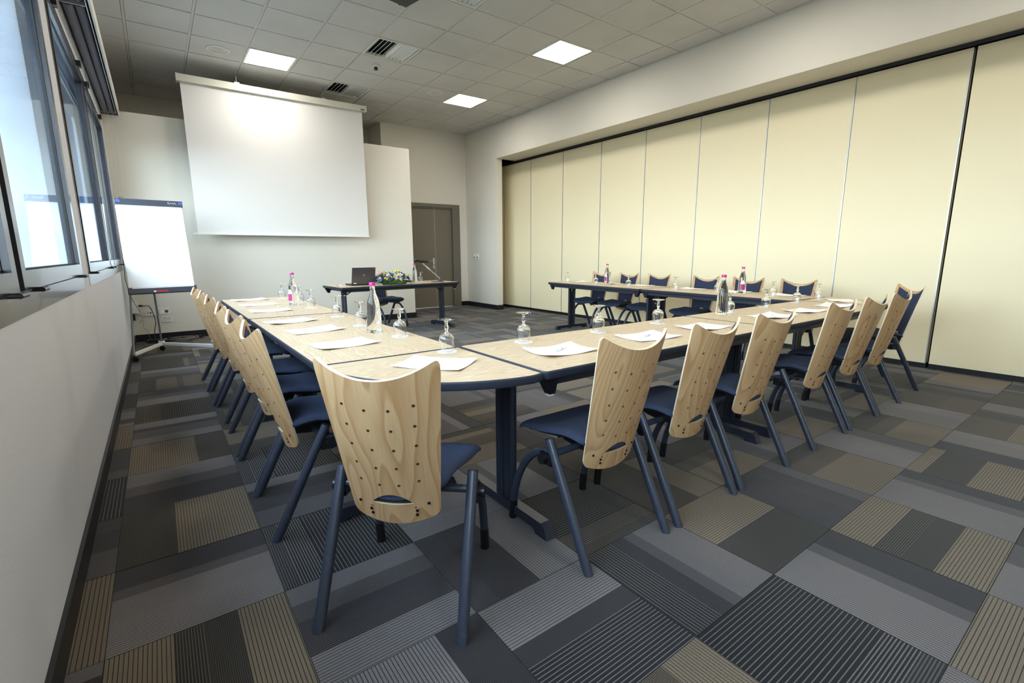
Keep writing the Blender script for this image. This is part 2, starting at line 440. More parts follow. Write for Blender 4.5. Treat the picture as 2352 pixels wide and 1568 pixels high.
for y in GY: B().box(XL, XR, y-.0119, y+.0119, ZC-.0005, ZC+.0295).ob('grid_bar', TBAR, ceiling)
rn = random.Random(3)
cells = []
for a, b in zip(EX, EX[1:]):
    for c, d in zip(EY, EY[1:]):
        if near((a, c), LAMPS) or near((a, c), VENTS): cells.append((a, b, c, d)); continue
        z = ZC - .006 + rn.uniform(-.0015, .0015); t1, t2 = rn.uniform(-.0025, .0025), rn.uniform(-.0025, .0025)
        g = .0155
        bb = B(); P = [Vector(p) for p in ((a+g,c+g,z+t1),(b-g,c+g,z+t2),(b-g,d-g,z-t1),(a+g,d-g,z-t2),(a+g,c+g,z+.02),(b-g,c+g,z+.02),(b-g,d-g,z+.02),(a+g,d-g,z+.02))]
        bb.hexa(P); bb.ob('ceiling_tile', CEIL, ceiling)

# ------------------------------------------------------------------ walls
def wall_left():
    b = B(); X0, X1 = -.36, XL
    b.box(X0, X1, YF, 9.0, -.1, WZ0); b.box(X0, X1, YF, 9.0, WZ1, ZC+.1)
    e = [YF] + [v for w in WINS for v in w] + [9.0]
    for k in range(0, len(e), 2): b.box(X0, X1, e[k], e[k+1], WZ0, WZ1)
    return struct(b.ob('wall_left', WALLW))
wall_left()
struct(B().box(-.1, 4.12, YB, YB+.14, -.05, 3.03).ob('wall_screen', WALL))
struct(B().box(-.1, 4.2, YR, YR+.12, -.05, ZC+.1).ob('wall_recess', WALL))
# door wall with an opening
DX0, DX1, DZ = 4.36, 5.86, 2.25
b = B(); b.box(4.12, DX0, YD, YD+.14, -.05, ZC+.1); b.box(DX1, XP+.2, YD, YD+.14, -.05, ZC+.1); b.box(DX0, DX1, YD, YD+.14, DZ, ZC+.1)
b.box(4.12, 4.24, YD+.14, YR, -.05, ZC+.1)
struct(b.ob('wall_door', WALL))
b = B(); b.box(XR, XR+.14, 6.71, YD, -.05, ZC+.1); b.box(XR, 6.75, YF, 6.71, 3.08, ZC+.1)
struct(b.ob('wall_right', WALL))
struct(B().box(XP+.1, XP+.22, YF, 8.1, -.05, ZC+.1).ob('wall_right_pocket', DARKV))
struct(B().box(-.36, 6.9, YF-.14, YF, -.1, ZC+.1).ob('wall_behind', WALL))
# baseboards
struct(B().box(XL, XL+.014, YF, YB, 0, .095).ob('baseboard_left', BASEB))
struct(B().box(XL+.014, 4.12, YB-.014, YB, 0, .10).box(4.12, 4.134, YB-.014, YB+.15, 0, .10).ob('baseboard_screen', BASEB))
b = B(); b.box(DX1, XR, YD-.014, YD, 0, .10); b.box(XR-.014, XR, 6.696, YD-.014, 0, .10); b.box(XR, XR+.154, 6.696, 6.71, 0, .10)
struct(b.ob('baseboard_door', BASEB))

# folding partition
part = struct(B().box(XP-.03, XP+.08, YF, 7.9, 3.045, 3.08).ob('wall_right_partition', SEAL))
seams = [-3.72, -2.78, -1.84, -.9, -.364+.0, .575, 1.49, 2.42, 3.35, 4.28, 5.24, 6.2, 7.14, 7.9]
seams = [-4.0, -3.1, -2.2, -1.3] + seams[4:]
for a, c in zip(seams, seams[1:]):
    g = .012 if abs(a+.364) < .01 else .0015; g2 = .012 if abs(c+.364) < .01 else .0015
    p = B().box(XP, XP+.07, a+g, c-g2, .055, 3.035).ob('panel', CREAM, part)
    B().box(XP-.0035, XP+.02, a+g, a+g+.010, .055, 3.035).ob('edge_strip', ALU, p)
    B().box(XP+.008, XP+.062, a+.01, c-.01, 0.0, .06).ob('floor_seal', SEAL, p)

# ------------------------------------------------------------------ door
def door():
    o = struct(B().box(DX0+.0, DX0+.17, YD-.012, YD+.10, 0, DZ).box(DX1-.17, DX1, YD-.012, YD+.10, 0, DZ).box(DX0+.17, DX1-.17, YD-.012, YD+.10, DZ-.09, DZ).ob('door_1', FRAMEM))
    B().box(DX1-.19, DX1-.005, YD-.03, YD-.010, 0, DZ+.0).box(DX0+.005, DX0+.19, YD-.03, YD-.010, 0, DZ+.0).box(DX0+.19, DX1-.19, YD-.03, YD-.010, DZ-.07, DZ+.0).ob('architrave', FRAMEM, o)
    B().box(DX0+.172, 5.254, YD+.03, YD+.075, .008, DZ-.092).ob('leaf', DOORM, o)
    B().box(5.262, DX1-.172, YD+.03, YD+.075, .008, DZ-.092).ob('leaf', DOORM, o)
    pl = B()
    pts = []
    for k in range(24):
        a = 2*PI*k/24; pts.append((.021*math.cos(a), (.095 if math.sin(a) > 0 else -.095) + .021*math.sin(a)))
    Mx = Matrix.Translation((5.205, YD+.03, .98)) @ Matrix.Rotation(R(90), 4, 'X')
    pl.prism(pts, 0, .008, Mx); h = pl.ob('lock_plate', STEEL, o)
    B().tube([(5.205, YD+.03, 1.03), (5.205, YD-.02, 1.03), (5.19, YD-.03, 1.03), (5.09, YD-.03, 1.03)], .008, 8).ob('handle', STEEL, h, 40)
    B().tube([(5.205, YD+.024, .945), (5.205, YD+.01, .945)], .011, 12).ob('lock_cylinder', BLACKP, h)
door()

# ------------------------------------------------------------------ windows
def window(n, y0, y1, mull, hinge_ys, opened):
    x0, x1 = XL-.085, XL+.002
    f = B()
    f.box(x0, x1, y0, y1, WZ0, WZ0+.075); f.box(x0, x1, y0, y1, WZ1-.055, WZ1)
    f.box(x0, x1, y0, y0+.055, WZ0+.075, WZ1-.055); f.box(x0, x1, y1-.055, y1, WZ0+.075, WZ1-.055)
    ys = [y0+.055] + mull + [y1-.055]
    for m in mull: f.box(x0, x1-.004, m-.03, m+.03, WZ0+.075, WZ1-.055)
    o = struct(f.ob('window_%d' % n, WFRAME))
    for a, c in zip(ys, ys[1:]):
        a += .0 if a == ys[0] else .03; c -= .0 if c == ys[-1] else .03
        a += .006; c -= .006; z0, z1 = WZ0+.081, WZ1-.061
        s = B(); w = .062; sx0, sx1 = XL-.07, XL+.007
        s.box(sx0, sx1, a, c, z0, z0+w); s.box(sx0, sx1, a, c, z1-w, z1); s.box(sx0, sx1, a, a+w, z0+w, z1-w); s.box(sx0, sx1, c-w, c, z0+w, z1-w)
        sa = s.ob('sash', WFRAME, o)
        g = B(); gx = XL-.018
        for q in ((a+w, c-w, z0+w, z0+w+.007), (a+w, c-w, z1-w-.007, z1-w), (a+w, a+w+.007, z0+w, z1-w), (c-w-.007, c-w, z0+w, z1-w)):
            g.box(gx-.006, gx+.005, q[0], q[1], q[2], q[3])
        g.ob('gasket', GASK, sa)
        B().box(gx-.004, gx, a+w, c-w, z0+w, z1-w).ob('pane', WGLASS, sa)
        k = B()
        for yy in (a+.16, c-.12): k.tube([(XL+.030, yy-.035, z0-.004), (XL+.030, yy+.055, z0-.004)], .008, 8).box(XL+.0, XL+.03, yy-.008, yy+.008, z0-.012, z0+.004)
        k.ob('hinge', BLACKP, sa, 40)
        k = B()
        for yy in (a+.3, c-.25): k.box(XL+.0, XL+.03, yy-.03, yy+.03, WZ1-.05, WZ1-.005)
        k.ob('catch', BLACKP, sa)
window(1, -3.75, -1.55, [-2.65], [], False)
window(2, -1.25, 2.07, [.42], [], False)
window(3, 2.36, 6.22, [4.25], [], False)
struct(B().box(-60, -.36, -60, 70, -.6, -.5).ob('ground', GROUND))
bd = thing('backdrop_building', 'added dark blue-grey backdrop block outside, darkening the window glass', 'backdrop_building', (-7.0, 14.0, -.5))  # made-up block, added to give the window glass a dark backdrop
B().box(-8, 6.3, 0, 8, 0, 18).ob('facade', mat('facade_slate', rgb(34,47,70), .85), bd)
for fz_ in range(6):
    for fx_ in range(7):
        x_ = -7.5 + fx_*1.98; z_ = .9 + fz_*2.9
        f_ = B().box(x_, x_+1.5, -.06, 0, z_, z_+1.8).ob('window_frame', mat('facade_frame', rgb(90,104,124), .6) if (fx_+fz_) == 0 else bpy.data.materials['facade_frame'], bd)
        B().box(x_+.07, x_+1.43, -.08, -.06, z_+.07, z_+1.73).ob('pane', mat('facade_glass', rgb(22,36,60), .3) if (fx_+fz_) == 0 else bpy.data.materials['facade_glass'], f_)

# blind cassette with rolled blinds
bl = thing('blind_cassette', 'long white valance over the windows hiding rolled grey blinds', 'blind', (0,0,0))
B().box(.072, .086, -3.9, 6.56, 2.945, 3.09).ob('fascia', WHITEP, bl)
B().box(XL, .072, -3.9, 6.56, 3.075, 3.09).ob('top_board', SLAB, bl)
B().box(XL, .072, 6.545, 6.56, 2.95, 3.075).ob('end_cap', GREY, bl)
B().box(.052, .058, -3.9, 6.54, 2.96, 3.07).ob('rail', ALU, bl)
for (a, c) in ((-3.85, -1.4), (-1.36, 3.2), (3.24, 6.52)):
    r = B().tube([(-.055, a+.02, 3.0), (-.055, c-.02, 3.0)], .034, 16).ob('blind_roll', BLINDG, bl, 40)
    r = B().tube([(.012, a+.02, 3.0), (.012, c-.02, 3.0)], .030, 16).ob('blind_roll', BLINDG, bl, 40)
    B().box(-.095, .05, c-.012, c-.004, 2.958, 3.07).ob('bracket', ALU, bl)
for k, (x, y, zb) in enumerate(((.02, 6.50, 1.5), (-.03, 6.46, 1.35), (-.06, 6.42, 1.1), (-.075, 4.4, 1.1))):
    B().tube([(x, y, 2.96), (x+.004, y, (2.96+zb)/2), (x, y, zb)], .0022, 5).ob('pull_cord', WHITEP if k < 3 else GREY, bl)

# ------------------------------------------------------------------ ceiling fittings
def lamp(x, y, label):
    t = thing('ceiling_light', label, 'ceiling light', (x+.3025, y+.306, ZC), 0, 'square recessed ceiling lights')
    s = .288
    B().box(-s, s, -s, -s+.022, -.012, .03).box(-s, s, s-.022, s, -.012, .03).box(-s, -s+.022, -s+.022, s-.022, -.012, .03).box(s-.022, s, -s+.022, s-.022, -.012, .03).ob('frame', WHITEP, t)
    B().box(-s+.022, s-.022, -s+.022, s-.022, -.008, .004).ob('diffuser', LIGHTM, t)
for x, y in sorted(LAMPS):
    lab = {(1.475, 5.5075): 'square lit ceiling panel left, above the projection screen', (4.5, 5.5075): 'square lit ceiling panel nearest the door', (4.5, 3.0575): 'square lit ceiling panel nearest the folding partition and camera'}.get((x, y), 'square lit ceiling panel outside the photographed view')
    lamp(x, y, lab)
def vent(x, y, label):
    t = thing('air_vent', label, 'vent', (x+.3025, y+.306, ZC), 0, 'square slatted ceiling vents')
    s = .288
    B().box(-s, s, -s, -s+.02, -.012, .03).box(-s, s, s-.02, s, -.012, .03).box(-s, -s+.02, -s+.02, s-.02, -.012, .03).box(s-.02, s, -s+.02, s-.02, -.012, .03).ob('frame', WHITEP, t)
    B().box(-s+.02, s-.02, -s+.02, s-.02, .06, .07).ob('backing', DARKV, t)
    n = 10
    for k in range(n):
        xx = -s+.05 + (2*s-.10)*k/(n-1); sg = 1 if k < n/2 else -1
        M = Matrix.Translation((xx, 0, .012)) @ Matrix.Rotation(R(42*sg), 4, 'Y')
        B().box(-.002, .002, -s+.02, s-.02, -.026, .026, M).ob('slat', WHITEP, t)
vent(2.685, 4.2825, 'slatted ceiling vent further from the projection screen')
vent(2.685, 6.12, 'slatted ceiling vent just in front of the projection screen')
vent(2.685, 2.445, 'ceiling vent cut off by the top edge of the photo')
vent(2.685, -.005, 'slatted ceiling vent outside the photographed view')
for (x, y, lab) in ((1.186, 5.82, 'round ceiling speaker left of the lit panel by the blinds'), (4.19, 5.72, 'round ceiling speaker beside the lit panel nearest the door')):
    t = thing('ceiling_speaker', lab, 'speaker', (x, y, ZC-.007), 0, 'round ceiling speakers')
    B().lathe([(.0, -.004), (.105, -.004), (.112, -.011), (.128, -.009), (.132, 0), (.0, 0)], seg=32).ob('rim', WHITEP, t, 40)
    g = B()
    for r_ in (.02, .04, .06, .08, .1): g.lathe([(r_-.004, -.004), (r_-.003, -.0075), (r_+.003, -.0075), (r_+.004, -.004)], seg=28)
    g.ob('grille', TBAR, t, 40)
t = thing('smoke_detector', 'small white smoke detector between the two ceiling vents', 'smoke detector', (2.99, 5.155, ZC-.008))
B().lathe([(0, 0), (.05, 0), (.052, -.018), (.04, -.028), (0, -.028)], seg=24).ob('base', WHITEP, t, 35)
B().lathe([(0, -.028), (.024, -.028), (.024, -.05), (.028, -.052), (.026, -.062), (0, -.064)], seg=16).ob('head', BLACKP, t, 35)
# projector hanging from the ceiling, only its lower edge is in the picture
t = thing('projector', 'dark projector hanging from the ceiling at the top edge', 'projector', (2.36, 2.86, ZC-.008), R(12))
B().tube([(0,0,0), (0,0,-.14)], .02, 12).lathe([(0,0),(.06,0),(.06,-.012),(0,-.012)]).ob('mount', STEEL, t, 40)
B().box(-.13, .13, -.11, .11, -.225, -.14).ob('body', mat('projector_grey', rgb(58,58,60), .5), t)
B().lathe([(0,0),(.035,0),(.035,.02),(0,.02)], (.07, .11, -.185), 18, Matrix.Rotation(R(-90), 4, 'X')).ob('lens', BLACKP, t, 40)

# ------------------------------------------------------------------ projection screen
sc = thing('projection_screen', 'large white roll-down projection screen hanging before the wall', 'projection screen', (2.0, 6.47, 1.48))
B().box(-1.25, 1.28, -.05, .05, 1.985, 2.075).ob('case', CASE, sc)
B().box(-1.265, -1.25, -.055, .055, 1.98, 2.08).box(1.28, 1.295, -.055, .055, 1.98, 2.08).ob('end_cap', CASE, sc)
B().box(1.20, 1.265, -.052, -.05, 2.0, 2.02).ob('maker_plate', GREY, sc)
B().box(-1.225, 1.235, .0, .002, .015, 1.99).ob('cloth', SCRN, sc)
B().box(-1.28, 1.245, -.012, .014, -.008, .017).ob('bottom_bar', WHITEP, sc)
for x in (-.55, .63): B().tube([(x, 0, 2.075), (x, 0, ZC-1.48-.004)], .004, 8).box(x-.03, x+.03, -.05, .03, 2.075, 2.09).ob('hanger', STEEL, sc)

# ------------------------------------------------------------------ chair
def hw(z): return .142 + (.187-.142)*max(0, min(1, (z-.36)/.5))
def back_pt(u, z, off=0):
    sy = -.113 - .222*(z-.366)
    d = .034 + .022*(z-.36)/.54
    x = hw(z)*u; y = sy - d*(1-u*u)
    ny = Vector((-2*d*u/hw(z), 1, .22)).normalized()
    return Vector((x, y, z)) + ny*off
def edge_round(a, w, r):   # dip near |a|=1
    t = (abs(a) - (1-w))/w
    return r*(1-math.sqrt(max(0, 1-t*t))) if t > 0 else 0
def uu(i): # denser towards the sides
    a = 2*i-1; return math.copysign(1-(1-abs(a))**1.5, a)
def top_z(u): return .842 + .066*abs(u)**2.1 - edge_round(u, .09, .022)
def bot_z(u): return .330 + .030*u*u + edge_round(u, .14, .02)
def make_chair():
    t = thing('chair', '', 'chair')
    T = .0055
    b = B()
    fz = lambda u, v: bot_z(u) + (top_z(u)-bot_z(u))*v
    b.shell(lambda i, v: back_pt(uu(i), fz(uu(i), v), T), lambda i, v: back_pt(uu(i), fz(uu(i), v), -T), 26, 34, rim=1)
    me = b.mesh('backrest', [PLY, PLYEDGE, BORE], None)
    tmp = bpy.data.objects.new('tmp', me); C.objects.link(tmp)
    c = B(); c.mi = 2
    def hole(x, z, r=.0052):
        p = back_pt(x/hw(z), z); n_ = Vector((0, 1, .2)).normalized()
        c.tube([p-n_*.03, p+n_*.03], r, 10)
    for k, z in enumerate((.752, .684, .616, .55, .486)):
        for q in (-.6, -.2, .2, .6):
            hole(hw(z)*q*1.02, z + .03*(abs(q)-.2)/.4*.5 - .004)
    # smile shaped slot
    pts = []
    for k in range(13): a = -1 + 2*k/12; pts.append((.068*a, .406 + .004*a*a))
    for k in range(11): a = 1 - 2*(k+1)/12; pts.append((.068*a, .412 + .032*(1-abs(a)**2.0)))
    M = Matrix.Translation((0, -.20, 0)) @ Matrix.Rotation(R(90), 4, 'X'); c.mi = 1
    c.prism(pts, -.09, .07, M)
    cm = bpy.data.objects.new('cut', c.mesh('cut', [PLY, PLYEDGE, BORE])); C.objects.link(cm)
    md = tmp.modifiers.new('b', 'BOOLEAN'); md.operation = 'DIFFERENCE'; md.object = cm; md.solver = 'EXACT'
    dg = bpy.context.evaluated_depsgraph_get(); dg.update()
    me2 = bpy.data.meshes.new_from_object(tmp.evaluated_get(dg)); me2.name = 'backrest'
    bpy.data.objects.remove(tmp); bpy.data.objects.remove(cm)
    me2.polygons.foreach_set('use_smooth', [True]*len(me2.polygons))
    try: me2.set_sharp_from_angle(angle=R(40))
    except Exception: pass
    if len(me2.materials) < 2: me2.materials.append(PLYEDGE)
    back = link('backrest', me2, t)
    # screws (black caps on the rear face)
    sm_ = B().lathe([(0, -.001), (.0052, -.001), (.0052, .0022), (0, .0026)], (0,0,0), 10, Matrix.Rotation(R(98), 4, 'X')).mesh('screw_cap', SCREWM)
    for sg in (-1, 1):
        for (x, z) in ((.112, .408), (.075, .383), (.073, .366)):
            o = link('screw_cap', sm_, back); o.location = back_pt(sg*x/hw(z), z, -T)
    # pad on the front face
    def pz(u, v):
        zt = top_z(u*.9) - .024; zb = .462 - .012*u*u + .026*max(0, 1-(u/.35)**2)
        return zb + (zt-zb)*v
    def prof(i, v):
        e = min(i, 1-i, v*1.3, (1-v)*1.3)/.06
        return .0035 + .010*min(1, max(0, e))**.5
    b = B(); b.shell(lambda i, v: back_pt(.86*(2*i-1), pz(2*i-1, v), T+prof(i, v)), lambda i, v: back_pt(.86*(2*i-1), pz(2*i-1, v), T-.001), 22, 26)
    b.ob('back_pad', FABRIC, t, 60)
    # seat
    def seat(i, v, th):
        u = 2*i-1
        yf = .262 - .055*abs(u)**2.4; yr = -.168 + .03*u*u
        y = yr + (yf-yr)*v
        w = .150 + .078*min(1, max(0, (y+.168)/.36))**.8
        w *= 1 - .06*max(0, (v-.9)/.1)**2 - .10*max(0, (.06-v)/.06)**2
        z = .470 + .012*math.cos((v-.12)*PI*1.6) + .014*v - .050*max(0, (v-.74)/.26)**2*(1-.35*u*u) + .010*u*u - .040*max(0, (.30-v)/.30)**1.5*(1-.5*u*u)
        e = min(i, 1-i, v*1.1, (1-v)*1.2)/.07
        thick = .010 + .018*min(1, max(0, e))**.6
        return Vector((w*u, y, z + (th*(thick)-.014)))
    b = B(); b.shell(lambda i, v: seat(i, v, .75), lambda i, v: seat(i, v, -.25), 18, 26)
    b.ob('seat', FABRIC, t, 70)
    b = B(); b.shell(lambda i, v: seat(.08+.84*i, .05+.8*v, -.25)+Vector((0,0,.0005)), lambda i, v: seat(.08+.84*i, .05+.8*v, -.25)-Vector((0,0,.011)), 10, 14)
    b.ob('seat_shell', BLACKP, t, 60)
    # legs
    for sg in (-1, 1):
        lb = B(); lb.tube([(sg*.236, -.252, 0), (sg*.2355, -.226, .05), (sg*.234, -.12, .26), (sg*.233, -.016, .462)], [.0195, .0195, .019, .0185], 14, flat=[(0, 0)])
        l = lb.ob('leg', LEGM, t, 50)
        B().tube([(sg*.233, -.017, .460), (sg*.233, -.0145, .466)], .0175, 14).ob('end_cap', BLACKP, l)
        pts = [(sg*.222, -.03 + .277*math.sin(a), .405*math.cos(a)) for a in [R(90)*k/12 for k in range(13)]]
        pts[-1] = (sg*.222, .247, .0)
        l = B().tube(pts, .0165, 12, flat=[(12, 0)]).ob('leg', LEGM, t, 50)
        B().tube([(sg*.222, .2475, 0), (sg*.222, .2465, .03), (sg*.222, .240, .09)], .018, 12).ob('foot_sleeve', BLACKP, l, 50)
        B().tube([(sg*.25, -.008, .385), (sg*.272, -.008, .385)], [.019, .021], 14).box(sg*.215, sg*.252, -.045, .02, .36, .405).ob('hub', BLACKP, t, 40)
    b = B(); b.tube([(-.222, -.03, .404), (.222, -.03, .404)], .0135, 12); b.tube([(-.10, .08, .418), (.10, .08, .418)], .011, 10)
    b.ob('crossbar', LEGM, t, 50)
    b = B()
    for sg in (-1, 1):
        b.prism([(-.15, .0), (-.12, .035), (.12, .055), (.14, .042), (.05, .0), (-.05, -.012)], -.005, .005, Matrix.Translation((sg*.085, 0, .405)) @ Matrix.Rotation(R(90), 4, 'Z') @ Matrix.Rotation(R(90), 4, 'X'))
    b.box(-.075, .075, -.152, -.145, .392, .45)
    b.ob('underframe', BLACKP, t)
    return t
ch0 = make_chair(); remember(ch0)
first = [True]
def chair(x, y, rz, label, group):
    # rz: heading of local +y
    if first[0]:
        first[0] = False
        ch0.location = (x, y, 0); ch0.rotation_euler = (0, 0, rz); ch0['label'] = label
        if group: ch0['group'] = group
        return
    dup(ch0, (x, y, 0), rz, label, group)
ordl = ['first', 'second', 'third', 'fourth', 'fifth', 'sixth']
chair(.891, -.239, R(47.2-90), 'birch-backed chair at the rounded near-left table corner, largest and closest to the camera', 'wooden-backed chairs at the rounded table corners')
for k, (y, x) in enumerate(((.59, .79), (1.135, .79), (1.665, .785), (2.375, .78), (2.90, .765), (3.43, .75))):
    chair(x, y, R(-90 + (0, 2, -1, 1, -2, 1)[k]), '%s birch-backed chair along the window-side table row, counted from the near corner' % ordl[k] if k < 5 else 'birch-backed chair at the end of the window-side row, nearest the flipchart', 'chairs along the window-side table row')
for k, x in enumerate((1.677, 2.228, 2.78, 3.607, 4.176, 4.68)):
    chair(x, -.335, R((0, 1, -1, 0, -1, 1)[k]), '%s birch-backed chair along the front table row, counted from the near corner' % ordl[k] if k < 5 else 'birch-backed chair at the partition end of the front table row, beside the angled chair', 'chairs along the front table row')
chair(5.465, -.21, R(45), 'angled chair at the rounded corner by the partition, its dark pad facing left', 'wooden-backed chairs at the rounded table corners')
for k, (y, x) in enumerate(((3.68, 5.78), (3.12, 5.76), (2.55, 5.74), (1.82, 5.72), (1.24, 5.70), (.685, 5.69))):
    chair(x, y, R(90 + (2, -2, 1, -1, 2, 0)[k]), '%s dark-padded chair along the partition-side table row, counted from the far end' % ordl[k] if k < 5 else 'dark-padded chair at the near end of the partition-side table row', 'chairs along the partition-side table row')
chair(3.25, 5.90, R(-162.5), 'single dark-padded chair behind the presenter table with the laptop', None)

# ------------------------------------------------------------------ tables
def rrect(x0, x1, y0, y1, r, n=5):
    P = []
    for cx, cy, a0 in ((x1-r, y0+r, -90), (x1-r, y1-r, 0), (x0+r, y1-r, 90), (x0+r, y0+r, 180)):
        for k in range(n+1):
            a = R(a0 + 90*k/n); P.append((cx + r*math.cos(a), cy + r*math.sin(a)))
    return P
def offset_poly(P, d):
    n = len(P); out = []
    for i in range(n):
        a, b_, c = Vector(P[i-1]), Vector(P[i]), Vector(P[(i+1) % n])
        e1 = (b_-a); e2 = (c-b_)
        n1 = Vector((e1.y, -e1.x)).normalized() if e1.length > 1e-7 else Vector((0,0)); n2 = Vector((e2.y, -e2.x)).normalized() if e2.length > 1e-7 else n1
        m = (n1+n2); m = m.normalized() if m.length > 1e-6 else n1
        k = d/max(.4, m.dot(n1)); out.append((b_.x + m.x*k, b_.y + m.y*k))
    return out
def tabletop(t, P):   # P = outer outline ccw
    inn = offset_poly(P, -.007)
    B().prism(inn, .716, .740).ob('tabletop', LAM, t)
    b = B(); prof = [(-.0071, .7399), (-.003, .7401), (0, .735), (0, .716), (-.004, .707), (-.0071, .707)]
    rings = [[b.bm.verts.new((p[0], p[1], z)) for p in offset_poly(P, d)] for d, z in prof]
    n = len(P)
    for a, c in zip(rings, rings[1:] + rings[:1]):
        for k in range(n): b.face([a[k], a[(k+1) % n], c[(k+1) % n], c[k]])
    b.ob('edge_band', RUBBER, t, 30)
def tleg(t, x, D, sgn, yo=0):
    l = B()
    for s in (-1, 1): l.tube([(x, yo+s*.052, .06), (x, yo+s*.052, .706)], .0175, 12)
    l.box(x-.012, x+.012, yo-.036, yo-.012, .06, .706); l.box(x-.012, x+.012, yo+.012, yo+.036, .06, .706)
    l.box(x-.008, x+.008, yo-.012, yo+.012, .06, .585); l.box(x-.008, x+.008, yo-.012, yo+.012, .685, .706)
    o = l.ob('column', NAVY, t, 40)
    f = B(); h = D*.48
    prof = [(-h, .004), (-h+.018, .052), (-h+.04, .066), (h-.04, .066), (h-.018, .052), (h, .004), (h-.07, .004), (h-.09, .022), (-h+.09, .022), (-h+.07, .004)]
    f.prism([(a, z) for a, z in prof], -.024, .024, Matrix.Translation((x, yo, 0)) @ Matrix(((0,0,1,0),(1,0,0,0),(0,1,0,0),(0,0,0,1))))
    o = f.ob('foot_beam', NAVY, t)
    for s in (-1, 1): B().box(x-.02, x+.02, yo+s*(h-.065)-.02, yo+s*(h-.065)+.02, 0, .024).ob('glide', BLACKP, o)
    B().tube([(x+sgn*.01, yo+.0, .60), (x+sgn*.05, yo, .615), (x+sgn*.20, yo, .70)], .008, 8).box(x-.02, x+.02, yo-.04, yo+.04, .70, .708).ob('folding_strut', BLACKP, t, 40)
def table(name, label, cx, cy, rz, L, D=.67, ins=(.05, .05), group='long conference tables with dark steel legs'):
    t = thing(name, label, 'table', (cx, cy, 0), rz, group)
    tabletop(t, rrect(-L/2, L/2, -D/2, D/2, .028))
    b = B()
    for s in (-1, 1):
        y = s*(D/2-.055); b.box(-L/2+.09, L/2-.09, y-.012, y+.012, .668, .712)
    b.box(-L/2+.075, -L/2+.10, -D/2+.07, D/2-.07, .675, .712); b.box(L/2-.10, L/2-.075, -D/2+.07, D/2-.07, .675, .712)
    b.ob('rail', NAVY, t)
    for sx in (-1, 1):
        for sy in (-1, 1):
            y = sy*(D/2-.052)
            M = Matrix.Translation((sx*(L/2-.055), y, 0)) @ Matrix(((sx,0,0,0),(0,0,1,0),(0,1,0,0),(0,0,0,1)))
            k = B().prism([(-.05, .712), (.045, .712), (.0, .632), (-.03, .632)], -.016, .016, M).ob('corner_bracket', BLACKP, t)
            x = sx*(L/2-.055-.014); B().box(x-.012, x+.012, y-.012, y+.012, .624, .632).ob('stacking_pad', WHITEP, k)
    tleg(t, -L/2+ins[0], D, 1); tleg(t, L/2-ins[1], D, -1)
    return t
YFR = -.013
table('conference_table', 'long oak-topped table in the window-side row, at its near end', 1.078, 1.205, R(90), 1.80, ins=(.05, .07))
table('conference_table', 'long oak-topped table in the window-side row, nearest the flipchart', 1.075, 3.03, R(90), 1.82, ins=(.07, .15))
table('conference_table', 'long oak-topped table in the front row, beside the near rounded corner', 2.352, YFR, 0, 1.86, ins=(.05, .08))
table('conference_table', 'long oak-topped table in the front row, beside the partition-side rounded corner', 4.20, YFR, 0, 1.82, ins=(.08, .08))
rr = math.atan2(.043, 1)
table('conference_table', 'long oak-topped table in the partition-side row, nearest the door', 5.50, 3.14, R(90)-rr, 1.86, ins=(.08, .2))
table('conference_table', 'long oak-topped table in the partition-side row, at its near end', 5.42, 1.265, R(90)-rr, 1.86, ins=(.08, .08))
table('presenter_table', 'presenter table with laptop and flowers in front of the door', 3.19, 5.36, R(5), 1.96, D=.70, ins=(.17, .13), group=None)
def corner_table(cx, cy, mirror, label, colx):
    t = thing('corner_table', label, 'table', (cx, cy, 0), 0, 'quarter-round linking table tops')
    r = .657; P = [(0.0, 0.0)]
    N = 22
    for k in range(N+1):
        a = R(180 + 90*k/N); P.append((r*math.cos(a), r*math.sin(a)))
    # soften the two tips
    P[1] = (P[1][0]+.012, P[1][1]); P[-1] = (P[-1][0], P[-1][1]+.012)
    P.insert(1, (-r+.04, 0)); P.append((0, -r+.04))
    P = [(p[0]-.006, p[1]-.006) for p in P]
    if mirror: P = [(-p[0], p[1]) for p in P][::-1]
    tabletop(t, P)
    s = 1 if mirror else -1
    B().box(min(s*.05, s*.5), max(s*.05, s*.5), -.06, -.02, .695, .712).box(min(s*.02, s*.06), max(s*.02, s*.06), -.5, -.06, .695, .712).ob('link_plate', NAVY, t)
    B().box(min(s*.45, s*.49), max(s*.45, s*.49), -.30, .12, .695, .712).ob('link_plate', NAVY, t)
corner_table(1.414, .302, False, 'quarter-round oak table top at the near-left corner of the U', 0)
corner_table(5.118, .322, True, 'quarter-round oak table top at the partition-side corner of the U', 0)

